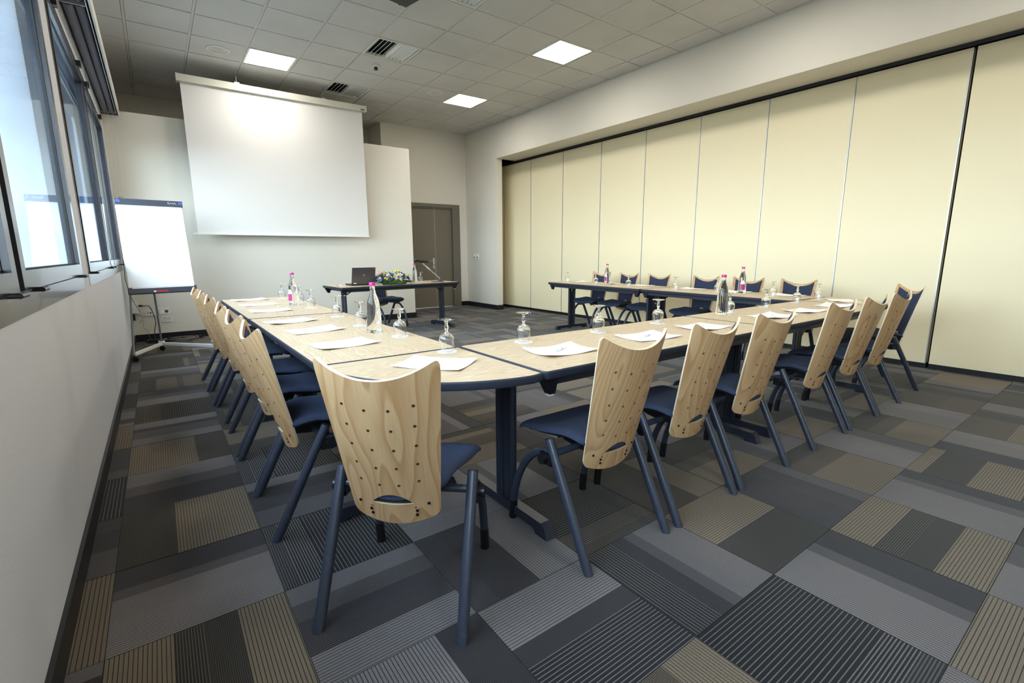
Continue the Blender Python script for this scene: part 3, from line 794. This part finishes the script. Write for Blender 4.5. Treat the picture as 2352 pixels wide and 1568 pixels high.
# ------------------------------------------------------------------ table ware
ZT = .7402
def glass_proto(loc):
    t = thing('water_glass', '', 'glass', loc)
    out = [(.0305, 0), (.0322, .012), (.0352, .042), (.0358, .056), (.0335, .070), (.0255, .0815), (.012, .088), (.0065, .093), (.0060, .098), (.0085, .103), (.0098, .110), (.0085, .124), (.0062, .130), (.0088, .134), (.0062, .138), (.013, .1445), (.030, .1485), (.037, .150), (.037, .1525), (.0, .1528)]
    inn = [(.0, .0835), (.012, .0825), (.024, .077), (.0318, .068), (.0340, .056), (.0334, .042), (.0306, .012), (.0290, .0005)]
    k = next(i for i, p in enumerate(out) if p[1] > .089)
    B().lathe(inn + out[:k] + [(0, .0885)], seg=28).ob('bowl', GLASS, t, 60)
    B().lathe([(0, .0887), (.0105, .0888)] + out[k:], seg=28).ob('stem', GLASS, t, 60)
    return t
def lab_glass():
    a = []
    o6 = ['first', 'second', 'third', 'fourth', 'fifth', 'sixth', 'seventh']
    GLp = [(1.314,.238), (1.311,.775), (1.278,1.324), (1.292,1.867), (1.288,2.605), (1.323,3.148), (1.278,3.735)]
    for k, p in enumerate(GLp): a.append((p, ('upturned stemmed glass on a paper coaster at the near rounded corner' if k == 0 else '%s upturned stemmed glass along the window-side tables, counted from the rounded corner' % o6[k-1])))
    GFp = [(1.75,.215), (2.29,.204), (2.851,.214), (3.71,.213), (4.3,.234), (4.904,.253), (5.358,.259)]
    for k, p in enumerate(GFp): a.append((p, ('upturned stemmed glass at the partition-side rounded corner' if k == 6 else '%s upturned stemmed glass along the front tables, counted from the near corner' % o6[k])))
    GRp = [(5.472,3.916), (5.480,3.312), (5.415,2.636), (5.44,1.913), (5.387,1.318), (5.359,.686)]
    for k, p in enumerate(GRp): a.append((p, '%s upturned stemmed glass along the partition-side tables, counted from the far end' % o6[k]))
    a.append(((3.735, 5.57), 'upturned stemmed glass on the presenter table behind the microphone'))
    return a
g0 = None
def coaster_mesh():
    P = []
    for k in range(32):
        a = 2*PI*k/32; P.append((.047*(1+.055*math.cos(8*a))*math.cos(a), .047*(1+.055*math.cos(8*a))*math.sin(a)))
    b = B(); b.prism(P, 0, .0012)
    b.mi = 1
    b.box(-.012, .012, -.040, -.036, .0012, .0015)
    return b.mesh('paper_coaster', [COAST, PRINT])
CM = coaster_mesh()
for (p, lab) in lab_glass():
    loc = (p[0], p[1], ZT+.0014)
    if g0 is None: g0 = glass_proto(loc); g0['label'] = lab; g0['group'] = 'upturned water glasses'; remember(g0)
    else: dup(g0, loc, random.random()*6, lab, 'upturned water glasses')
    o = link('paper_coaster', CM); o.location = (p[0], p[1], ZT); o.rotation_euler = (0, 0, random.random()*.8-.4)
    tag(o, 'coaster under the ' + lab.replace('upturned stemmed ', '').replace(' on a paper coaster', '').replace(', counted', '').replace(' presenter table behind the microphone', ' presenter table'), 'coaster', 'white paper coasters')

def bottle(x, y, lab, lrot=None):
    t = thing('water_bottle', lab, 'bottle', (x, y, ZT), 0, 'clear glass water bottles with magenta caps')
    pr = [(0, .004), (.03, .003), (.040, 0), (.044, .004), (.0445, .02), (.0425, .06), (.0395, .11), (.0365, .158), (.0345, .176), (.029, .198), (.0215, .220), (.0165, .238), (.0148, .252), (.0145, .268), (.0158, .270), (.0158, .274), (.0, .274)]
    B().lathe(pr, seg=28).ob('glass_body', WATER, t, 50)
    B().lathe([(0, .2725), (.0172, .2725), (.0176, .275), (.0176, .288), (.016, .2905), (0, .291)], seg=24).ob('cap', MAG, t, 40)
    if lrot is not None:
        def rad(z): return .0395 + (.0425-.0395)*(.11-z)/.05 + .0008
        def f(z0, z1, half, dz=0):
            def g(i, v):
                a = lrot + half*(2*i-1); z = z0 + (z1-z0)*v; z = z - dz*((2*i-1)**2)*v
                return Vector((rad(z)*math.cos(a), rad(z)*math.sin(a), z))
            return g
        b = B(); b.grid(f(.035, .145, .62, .03), 14, 6); b.ob('label', PAPER, t, 60)
        b = B(); q = f(.040, .104, .56)
        b.grid(lambda i, v: q(i, v)*1 + Vector((math.cos(lrot)*.0006, math.sin(lrot)*.0006, 0)), 14, 4); b.ob('label_print', LABELM, t, 60)
bottle(1.248, .995, 'large clear water bottle with magenta cap, closest to the camera on the window-side tables')
bottle(1.222, 2.929, 'clear water bottle with magenta label on the far window-side table', R(-150))
bottle(3.591, .206, 'clear water bottle with magenta cap standing on the front tables')
bottle(5.62, 3.214, 'clear water bottle with magenta label nearest the far end of the partition-side tables', R(-172))
bottle(5.482, 1.082, 'clear water bottle with magenta label on the near partition-side table', R(-145))
bottle(3.655, 5.62, 'clear water bottle standing on the presenter table beside the flowers')

def sheet(cx, cy, rz, lab, pen=None, curl=.012, seed=0):
    rn = random.Random(seed)
    a, b_ = .1485, .105
    c = [rn.uniform(.2, 1)*curl for _ in range(4)]
    def h(u, v):
        s = 0
        for k, (x, y) in enumerate(((0,0), (1,0), (1,1), (0,1))):
            d = max(0, 1 - math.hypot((u-x)*1.2, v-y)/.75); s += c[k]*d*d
        return s
    M = Matrix.Translation((cx, cy, ZT+.0006)) @ Matrix.Rotation(rz, 4, 'Z')
    b = B()
    b.shell(lambda u, v: M @ Vector((a*(2*u-1), b_*(2*v-1), h(u, v)+.0012)), lambda u, v: M @ Vector((a*(2*u-1), b_*(2*v-1), h(u, v))), 12, 9)
    o = b.ob('paper_sheet', PAPER, None, 50); tag(o, lab, 'paper', 'white note sheets laid out on the tables')
    q = B()
    for (x0, x1, y0, y1) in ((-.125, -.105, .075, .082), (-.125, -.085, .066, .069)):
        q.grid(lambda u, v: M @ Vector((x0+(x1-x0)*u, y0+(y1-y0)*v, h((x0/a+1)/2, (y0/b_+1)/2)+.0018)), 1, 1)
    q.ob('printed_mark', PRINT, o)
    if pen:
        t = thing('pen', pen, 'pen', (cx, cy, ZT), rz + R(28), 'white ballpoint pens on the note sheets')
        z = .0075
        B().tube([(-.06, 0, z), (-.055, 0, z), (.05, 0, z), (.066, 0, z-.001), (.072, 0, z-.002)], [.0035, .0045, .0048, .003, .001], 10).ob('barrel', PENM, t, 40)
        B().box(-.058, -.02, -.0012, .0012, z+.004, z+.0062).ob('clip', PENG, t)
        B().tube([(.005, 0, z), (.02, 0, z)], .0051, 10).ob('ring', PENG, t, 40)
o6 = ordl
for k, (x, y, r_) in enumerate(((.985,.725,7), (.985,1.29,8), (.955,1.80,12), (.97,2.58,2), (.975,3.155,9), (.98,3.725,10))):
    sheet(x, y, R(r_), ('%s white note sheet on the window-side tables, counted from the near corner' % o6[k]) if k < 5 else 'white note sheet at the flipchart end of the window-side tables', seed=k)
sheet(1.15, .04, R(-52), 'white note sheet slanted on the near rounded corner, partly behind the closest chair', seed=11)
for k, (x, y, r_) in enumerate(((1.745,-.075,-3), (2.375,-.08,-7), (2.92,-.07,4), (3.76,-.08,-4), (4.27,-.08,-3), (4.85,-.07,5))):
    sheet(x, y, R(r_), ('%s white note sheet on the front tables, counted from the near corner' % o6[k]) if k < 5 else 'white note sheet at the partition end of the front tables',
          pen='white pen lying on the %s sheet of the front tables, counted from the near corner' % o6[k], curl=.016, seed=20+k)
sheet(5.38, .05, R(38), 'white note sheet slanted on the partition-side rounded corner', seed=31)
for k, (x, y, r_) in enumerate(((5.70,3.79,84), (5.69,3.20,84), (5.68,2.62,88), (5.655,1.83,86), (5.63,1.24,88), (5.61,.66,84))):
    sheet(x, y, R(r_+ (90 if False else 0)), ('%s white note sheet on the partition-side tables, counted from the far end' % o6[k]) if k < 5 else 'white note sheet at the near end of the partition-side tables', seed=40+k)

# ------------------------------------------------------------------ presenter table items
lp = thing('laptop', 'dark grey laptop open on the presenter table, lid towards the room', 'laptop', (2.66, 5.37, ZT), R(183))
B().box(-.175, .175, -.12, .12, .002, .022).ob('base', BLACKP, lp)
B().box(-.15, .15, -.03, .09, .022, .0235).ob('keyboard', GREY, lp)
Ml = Matrix.Translation((0, .12, .02)) @ Matrix.Rotation(R(-14), 4, 'X')
lid = B().box(-.175, .175, -.004, .005, 0, .245, Ml).ob('lid', LIDM, lp)
B().box(-.16, .16, -.0052, -.0042, .018, .228, Ml).ob('screen', BLACKP, lid)
B().lathe([(0, 0), (.017, 0), (.017, .001), (0, .001)], (0, 0, 0), 20, Ml @ Matrix.Translation((0, .005, .135)) @ Matrix.Rotation(R(-90), 4, 'X')).ob('lid_emblem', mat('emblem_grey', rgb(140,140,142), .3, metal=.5), lid)
B().box(-.165, -.125, .005, .0056, .222, .234, Ml).ob('red_sticker', REDP, lid, label='red sticker')
B().box(.105, .145, .005, .0056, .008, .02, Ml).ob('white_sticker', PAPER, lid, label='white sticker')
tag(B().lathe([(0, .001), (.034, .001), (.04, .006), (.042, .026), (.038, .026), (.034, .010), (0, .008)], (2.30, 5.16, ZT), 24).ob('glass_dish', GLASS, None, 50), 'small clear glass dish at the left end of the presenter table', 'dish')
tag(B().box(-.05, .05, -.035, .035, 0, .012, Matrix.Translation((3.0, 5.32, ZT)) @ Matrix.Rotation(R(20), 4, 'Z')).ob('card_box', PAPER), 'small white card case between the laptop and the flowers', 'box')

# flowers
fl = thing('flower_arrangement', 'low blue, yellow and white flower arrangement on the presenter table', 'flowers', (3.11, 5.17, ZT), R(0)); fl.scale = (1.22, 1.2, 1.12)
LEAF = mat('leaf_green', rgb(56,84,40), .6, var=(9, rgb(92,120,52), .4, .7)); LEAF2 = mat('fern_green', rgb(96,122,66), .6)
YEL = mat('petal_yellow', rgb(250,224,60), .6); BLU = mat('petal_blue', rgb(40,44,165), .6, var=(20, rgb(72,80,190), .4, .7)); WHT = mat('petal_white', rgb(226,234,214), .6); LIL = mat('petal_lilac', rgb(138,140,206), .6)
B().lathe([(0, 0), (.11, 0), (.13, .02), (.115, .05), (0, .055)], seg=24, M=Matrix.Diagonal((1.3, .7, 1, 1))).ob('tray', LEAF, fl, 50)
rn = random.Random(12)
def leafmesh(mb, p, d, L, w):
    d = d.normalized(); side = d.cross(Vector((0,0,1))); side = side.normalized() if side.length > .01 else Vector((1,0,0)); nrm = side.cross(d)
    pts = [(0, .15), (.35, 1), (.7, .8), (1, 0.03)]
    prev = None
    for t_, ww in pts:
        c_ = p + d*L*t_ - Vector((0,0,1))*L*.25*t_*t_
        v = [mb.bm.verts.new(c_ + side*w*ww), mb.bm.verts.new(c_ + nrm*w*.3), mb.bm.verts.new(c_ - side*w*ww)]
        if prev:
            for k in range(2): mb.face([prev[k], prev[k+1], v[k+1], v[k]])
        prev = v
gb = B()
for k in range(150):
    a = rn.uniform(0, 2*PI); e = rn.uniform(.0, 1.2)
    d = Vector((math.cos(a)*1.35, math.sin(a)*.8, math.tan(min(e, 1.2))*.6)); p = Vector((math.cos(a)*.10, math.sin(a)*.05, .03 + .07*e*rn.random()))
    leafmesh(gb, p, d, rn.uniform(.07, .15), rn.uniform(.006, .012))
g = gb.ob('foliage', LEAF, fl, 60); g['kind'] = 'stuff'
gb = B()
for k in range(60):
    sx = 1 if rn.random() < .62 else -1; p = Vector((sx*.13, rn.uniform(-.05, .03), .035)); d = Vector((sx, rn.uniform(-.6, .2), rn.uniform(-.05, .35)))
    leafmesh(gb, p, d, rn.uniform(.08, .17), .0035)
g = gb.ob('fern_fronds', LEAF2, fl, 60); g['kind'] = 'stuff'
def dome(a, e, k=1): return Vector((.19*math.cos(a)*math.cos(e)*k, .10*math.sin(a)*math.cos(e)*k, .055 + .105*math.sin(e)*k))
def rose(p, r, m, nm):
    b = B(); ax = (p - Vector((0, 0, .02))).normalized(); q = ax.to_track_quat('Z', 'Y').to_matrix().to_4x4()
    for ring, (n_, rr_, op, hh) in enumerate(((3, .35, .15, .9), (5, .65, .45, .8), (6, 1.0, .9, .55))):
        for k in range(n_):
            a0 = 2*PI*k/n_ + ring
            def f(u, v, a0=a0, rr_=rr_, op=op, hh=hh, n_=n_):
                a_ = a0 + (u-.5)*2*PI/n_*1.35; rad_ = r*(.25 + (rr_*(.5+.5*op)-.25)*v) ; z = r*hh*v*1.3 - r*.25*op*v*v
                return p + (q @ Vector((rad_*math.cos(a_), rad_*math.sin(a_), z)))
            b.grid(f, 4, 3)
    b.ob(nm, m, fl, 70)
def tulip(p, r, m, nm):
    b = B(); ax = (p - Vector((0, 0, .0))).normalized(); q = ax.to_track_quat('Z', 'Y').to_matrix().to_4x4()
    for k in range(6):
        a0 = 2*PI*k/6
        b.grid(lambda u, v: p + (q @ Vector((r*math.sin(PI*(.12+.72*v))*.62*math.cos(a0+(u-.5)*1.25), r*math.sin(PI*(.12+.72*v))*.62*math.sin(a0+(u-.5)*1.25), r*1.9*v))), 3, 5)
    b.ob(nm, m, fl, 70)
def spiky(p, r, m, nm):
    b = B(); ax = (p - Vector((0, 0, .01))).normalized(); q = ax.to_track_quat('Z', 'Y').to_matrix()
    for k in range(11):
        a0 = rn.uniform(0, 6.28); d = q @ Vector((math.cos(a0), math.sin(a0), rn.uniform(.2, 1.2))); leafmesh(b, p, d, r*rn.uniform(.8, 1.2), r*.28)
    b.ob(nm, m, fl, 70)
for a, e in ((-1.9, 1.0), (-2.3, .75), (-1.35, .1), (-2.9, .25), (1.2, .8), (-1.2, .7)): rose(dome(a, e), .024, WHT, 'rose')
for a, e in ((-1.75, .35), (-1.45, .55), (-2.2, .12), (-.75, .5), (-.55, .45), (-2.6, .9), (-1.5, 1.2), (-.9, 1.25), (-2.35, .25), (.6, .8)): tulip(dome(a, e), .020, YEL, 'tulip')
for k in range(24): spiky(dome(rn.uniform(-PI, .2), rn.uniform(.1, 1.35)), .026, BLU, 'iris')
for a, e in ((-2.95, .05), (-2.7, .12), (2.9, .3)): spiky(dome(a, e, 1.05), .03, LIL, 'lilac_bloom')

# microphone on stand
mc = thing('microphone_stand', 'table microphone on a silver arm above the presenter table', 'microphone', (3.93, 5.30, ZT), R(2))
B().prism([(-.13, -.03), (-.10, -.05), (.06, -.05), (.075, 0), (.06, .05), (-.10, .05), (-.13, .03)], 0, .012).box(-.01, .05, -.02, .02, .012, .03).ob('base', GREY, mc)
B().lathe([(0, 0), (.016, .0), (.018, .016), (.012, .034), (0, .036)], (.02, 0, .028), 14).ob('joint', GREY, mc, 50)
tip = Vector((-.30, -.02, .305))
B().tube([(.02, 0, .05), Vector((.02, 0, .05)).lerp(tip, .55), Vector((.02, 0, .05)).lerp(tip, .56), Vector((.02, 0, .05)).lerp(tip, .72), Vector((.02, 0, .05)).lerp(tip, .73), tip], [.009, .009, .013, .013, .008, .008], 10).ob('arm', ALU, mc, 50)
B().tube([tip, tip + Vector((-.01, 0, .02))], .008, 8).tube([tip + Vector((-.035, 0, .024)), tip + Vector((.03, 0, .022))], .019, 14).ob('clip', BLACKP, mc, 40)
B().tube([tip + Vector((-.145, 0, .04)), tip + Vector((-.138, 0, .0395)), tip + Vector((-.115, 0, .038)), tip + Vector((-.095, 0, .036)), tip + Vector((-.09, 0, .036)), tip + Vector((.085, 0, .018)), tip + Vector((.11, 0, .016))], [.012, .025, .028, .024, .019, .016, .008], 14).ob('microphone', BLACKP, mc, 40)

# ------------------------------------------------------------------ flipchart
fc = thing('flipchart', 'white flipchart on a wheeled stand in the corner by the windows', 'flipchart', (.20, 5.66, 0))
o3 = Vector((.20, 5.66, 0))
bl_, br_, tl_, tr_ = Vector((-.045, 5.60, .80))-o3, Vector((.625, 5.74, .80))-o3, Vector((-.065, 5.86, 1.80))-o3, Vector((.600, 5.93, 1.80))-o3
def bf(u, v, off=0):
    p = bl_.lerp(br_, u).lerp(tl_.lerp(tr_, u), v); n_ = (br_-bl_).cross(tl_-bl_).normalized(); return p + n_*off
def slab(u0, u1, v0, v1, a, c_, nm, m, par, n_=1):
    b = B(); b.shell(lambda u, v: bf(u0+(u1-u0)*u, v0+(v1-v0)*v, a), lambda u, v: bf(u0+(u1-u0)*u, v0+(v1-v0)*v, c_), n_, n_); return b.ob(nm, m, par)
slab(0, 1, 0, 1.02, -.008, .008, 'board', WHITEP, fc)
slab(.01, .99, -.0, .99, .009, .014, 'paper_pad', PAPER, fc)
hd = slab(-.005, 1.005, .985, 1.055, -.012, .030, 'header_clamp', HEADM, fc)
B().lathe([(0, 0), (.022, 0), (.022, .004), (0, .004)], bf(.965, 1.022, .030), 18, Matrix.Rotation(R(98), 4, 'X')).ob('end_disc', BLUEP, hd, label='blue round end disc')
B().lathe([(0, 0), (.022, 0), (.022, .004), (0, .004)], bf(.035, 1.022, .030), 18, Matrix.Rotation(R(98), 4, 'X')).ob('end_disc', BLUEP, hd)
# illegible white script logo on the header
pts = [bf(.77 + .012*k, 1.02 + .010*math.sin(k*2.1) + (.012 if k in (1, 5, 9) else 0), .032) for k in range(12)]
B().tube(pts, .0018, 5).ob('script_logo', PAPER, hd)
tray = slab(-.01, 1.01, -.075, -.004, -.012, .052, 'pen_tray', HEADM, fc)
slab(.04, .97, -.016, -.006, .052, .054, 'tray_lip', PAPER, tray)
slab(.14, .34, -.068, -.055, .0522, .0532, 'green_stripe', GREENP, tray); slab(.34, .375, -.066, -.05, .0522, .0532, 'white_mark', PAPER, tray); slab(.375, .56, -.066, -.05, .0522, .0532, 'red_stripe', REDP, tray)
hub = Vector((0, .02, .095)); LF, RF = Vector((-.06, 5.06, .09))-o3, Vector((.74, 5.12, .09))-o3
POLE = mat('pole_grey', rgb(96,98,104), .4, metal=.3); CRS = mat('base_leg_white', rgb(214,212,206), .4)
B().tube([LF, bf(.02, -.01, -.01), bf(.02, .9, -.015)], .011, 10).ob('pole', POLE, fc, 40)
B().tube([RF, bf(.98, -.01, -.01), bf(.98, .9, -.015)], .011, 10).ob('pole', POLE, fc, 40)
B().tube([hub, bf(.36, -.02, -.02), bf(.5, .9, -.02)], .011, 10).ob('pole', POLE, fc, 40)
for e in (LF, RF):
    d = (e-hub); n_ = Vector((-d.y, d.x, 0)).normalized()*.016
    b = B(); P = []
    for z in (-.018, .014):
        P += [hub-n_+Vector((0,0,z)), e-n_+Vector((0,0,z)), e+n_+Vector((0,0,z)), hub+n_+Vector((0,0,z))]
    b.hexa(P); b.ob('base_leg', CRS, fc)
B().tube([hub+Vector((0,0,-.025)), hub+Vector((0,0,.03))], .035, 14).ob('base_hub', CRS, fc, 40)
for e in (LF, RF, hub+Vector((-.01, .02, 0))):
    b = B(); c_ = Vector((e.x+.01, e.y, .03))
    b.tube([c_+Vector((.0, -.012, 0)), c_+Vector((0, .012, 0))], .03, 16).tube([Vector((e.x, e.y, .03)), Vector((e.x, e.y, e.z-.012))], .008, 8)
    b.ob('caster', BLACKP, fc, 40)
B().tube([bf(.12, 1.05, -.02), bf(.125, 1.09, -.03), bf(.10, 1.10, -.05), bf(.08, 1.05, -.06)], .006, 8).ob('hook', BLACKP, fc, 40)
tag(B().tube([(-.072, 5.80, 1.80), (-.075, 5.72, 1.45), (-.06, 5.68, 1.1), (-.07, 5.75, .9), (-.05, 5.9, .7), (-.03, 6.3, .55), (.0, 6.58, .42)], .003, 6).ob('thin_cable', BLACKP, None, 60), 'thin black cable hanging down the window side of the flipchart', 'cable')

# ------------------------------------------------------------------ sockets, switches, cables
def plate(name, x, y, z, lab, kind, axis='y', group=None, w=.13, h=.085):
    t = thing(name, lab, 'socket' if kind != 'switch' else 'light switch', (x, y, z), 0 if axis == 'y' else R(90), group)
    def bx(a, b_, c_, d, e, f, nm, m): return B().box(a, b_, -f, -e, c_, d).ob(nm, m, t)
    bx(-w/2, w/2, -h/2, h/2, 0, .010, 'cover_plate', WHITEP)
    if kind == 'euro':
        B().lathe([(0, 0), (.020, 0), (.021, .0015), (0, .0015)], (.022, -.010, 0), 18, Matrix.Rotation(R(90), 4, 'X')).ob('socket_well', GREY, t)
        for dx in (.015, .029): bx(dx-.003, dx+.003, -.003, .003, .0115, .0125, 'pin_hole', BLACKP)
        bx(-.045, -.012, -.02, .02, .010, .011, 'blank_insert', PAPER)
    elif kind == 'italian':
        for dx in (-.03, .0, .026): B().lathe([(0, 0), (.006 if dx else .010, 0), (.006, .0012), (0, .0012)], (dx, -.010, 0), 12, Matrix.Rotation(R(90), 4, 'X')).ob('pin_hole', BLACKP, t)
    elif kind == 'data':
        for dx in (-.03, .02): bx(dx-.014, dx+.014, -.018, .018, .010, .0115, 'data_port', GREY); bx(dx-.010, dx+.010, -.014, .012, .0115, .0120, 'port_face', PAPER)
    else:
        bx(-w*.32, w*.32, -h*.05, h*.36, .010, .014, 'rocker', PAPER); bx(-w*.32, w*.32, -h*.36, -h*.1, .010, .013, 'rocker', PRINT)
    return t
plate('wall_socket', .275, YB-.0, .405, 'white double wall socket, upper of the pair by the flipchart', 'euro')
plate('data_socket', .295, YB-.0, .297, 'white data socket just below the upper double socket', 'data')
plate('wall_socket', .115, YB-.0, .395, 'white three-hole wall socket partly behind the flipchart pole', 'italian')
for k, y in enumerate((7.55, 7.42)):
    t = plate('light_switch', XR, y+.05, 1.13, ['white light switch nearer the door', 'white light switch nearer the partition'][k], 'switch', 'x', 'twin light switches by the door', w=.085, h=.12)
    t.rotation_euler = (0, 0, R(-90))
tb = thing('trunking_box', 'beige wall box with plugged cables in the corner behind the flipchart', 'socket', (-.04, YB-.0, .40))
B().box(-.05, .03, -.05, 0, .0, .14).ob('box_body', WHITEP, tb)
B().box(-.05, -.02, -.07, -.01, -.09, -.0).ob('adapter', BLACKP, tb)
B().box(.03, .075, -.035, -.012, .09, .112).ob('plug', BLACKP, tb)
def cable(name, pts, r, m, lab, cat='cable', group=None):
    # Catmull-Rom through the points
    P = [Vector(p) for p in pts]; out = []
    for i in range(len(P)-1):
        p0, p1, p2, p3 = P[max(i-1, 0)], P[i], P[i+1], P[min(i+2, len(P)-1)]
        for k in range(5):
            t_ = k/5; out.append(.5*((2*p1) + (p2-p0)*t_ + (2*p0-5*p1+4*p2-p3)*t_*t_ + (3*p1-p0-3*p2+p3)*t_**3))
    out.append(P[-1]); return tag(B().tube(out, r, 6).ob(name, m, None, 60), lab, cat, group)
CABG = mat('cable_grey', rgb(120,118,112), .5); CABK = mat('cable_black', rgb(22,22,24), .45)
cable('power_cord', [(.035, 6.60, .50), (.10, 6.58, .50), (.125, 6.57, .46), (.15, 6.57, .36), (.155, 6.58, .25), (.13, 6.56, .13), (.14, 6.50, .02), (.22, 6.42, .012)], .005, CABK, 'thick black power cord looping from the wall box to the floor')
cable('thin_wire', [(-.03, 6.58, .40), (.02, 6.56, .34), (-.02, 6.55, .28), (.03, 6.56, .30), (.01, 6.55, .22), (.06, 6.55, .15), (.075, 6.54, .05), (.10, 6.46, .008)], .0022, CABG, 'thin tangled grey wire hanging below the wall box')
def coil(cx, cy, rx, ry, n, m, r, lab, seed, name='cable_coil'):
    rn = random.Random(seed); pts = []
    for k in range(n*8+1):
        a = 2*PI*k/8; f = 1 + rn.uniform(-.22, .22)
        pts.append((cx + rx*f*math.cos(a), cy + ry*f*math.sin(a), r + .001 + k/(n*8)*.035 + rn.uniform(0, .012)))
    cable(name, pts, r, m, lab, 'cable', 'coiled cables on the floor by the flipchart')
coil(.40, 6.42, .20, .10, 5, CABG, .005, 'loosely coiled grey cable on the floor behind the flipchart', 1)
coil(.22, 6.40, .18, .09, 5, CABK, .0045, 'black coiled cable nearest the window wall behind the flipchart', 2)
coil(.56, 6.50, .13, .07, 4, CABK, .005, 'black coiled cable furthest from the window wall behind the flipchart', 4)
cable('blue_plug_lead', [(.12, 6.34, .03), (.2, 6.33, .045), (.28, 6.33, .04)], .007, BLUEP, 'short blue plug lead lying on the cable heap')
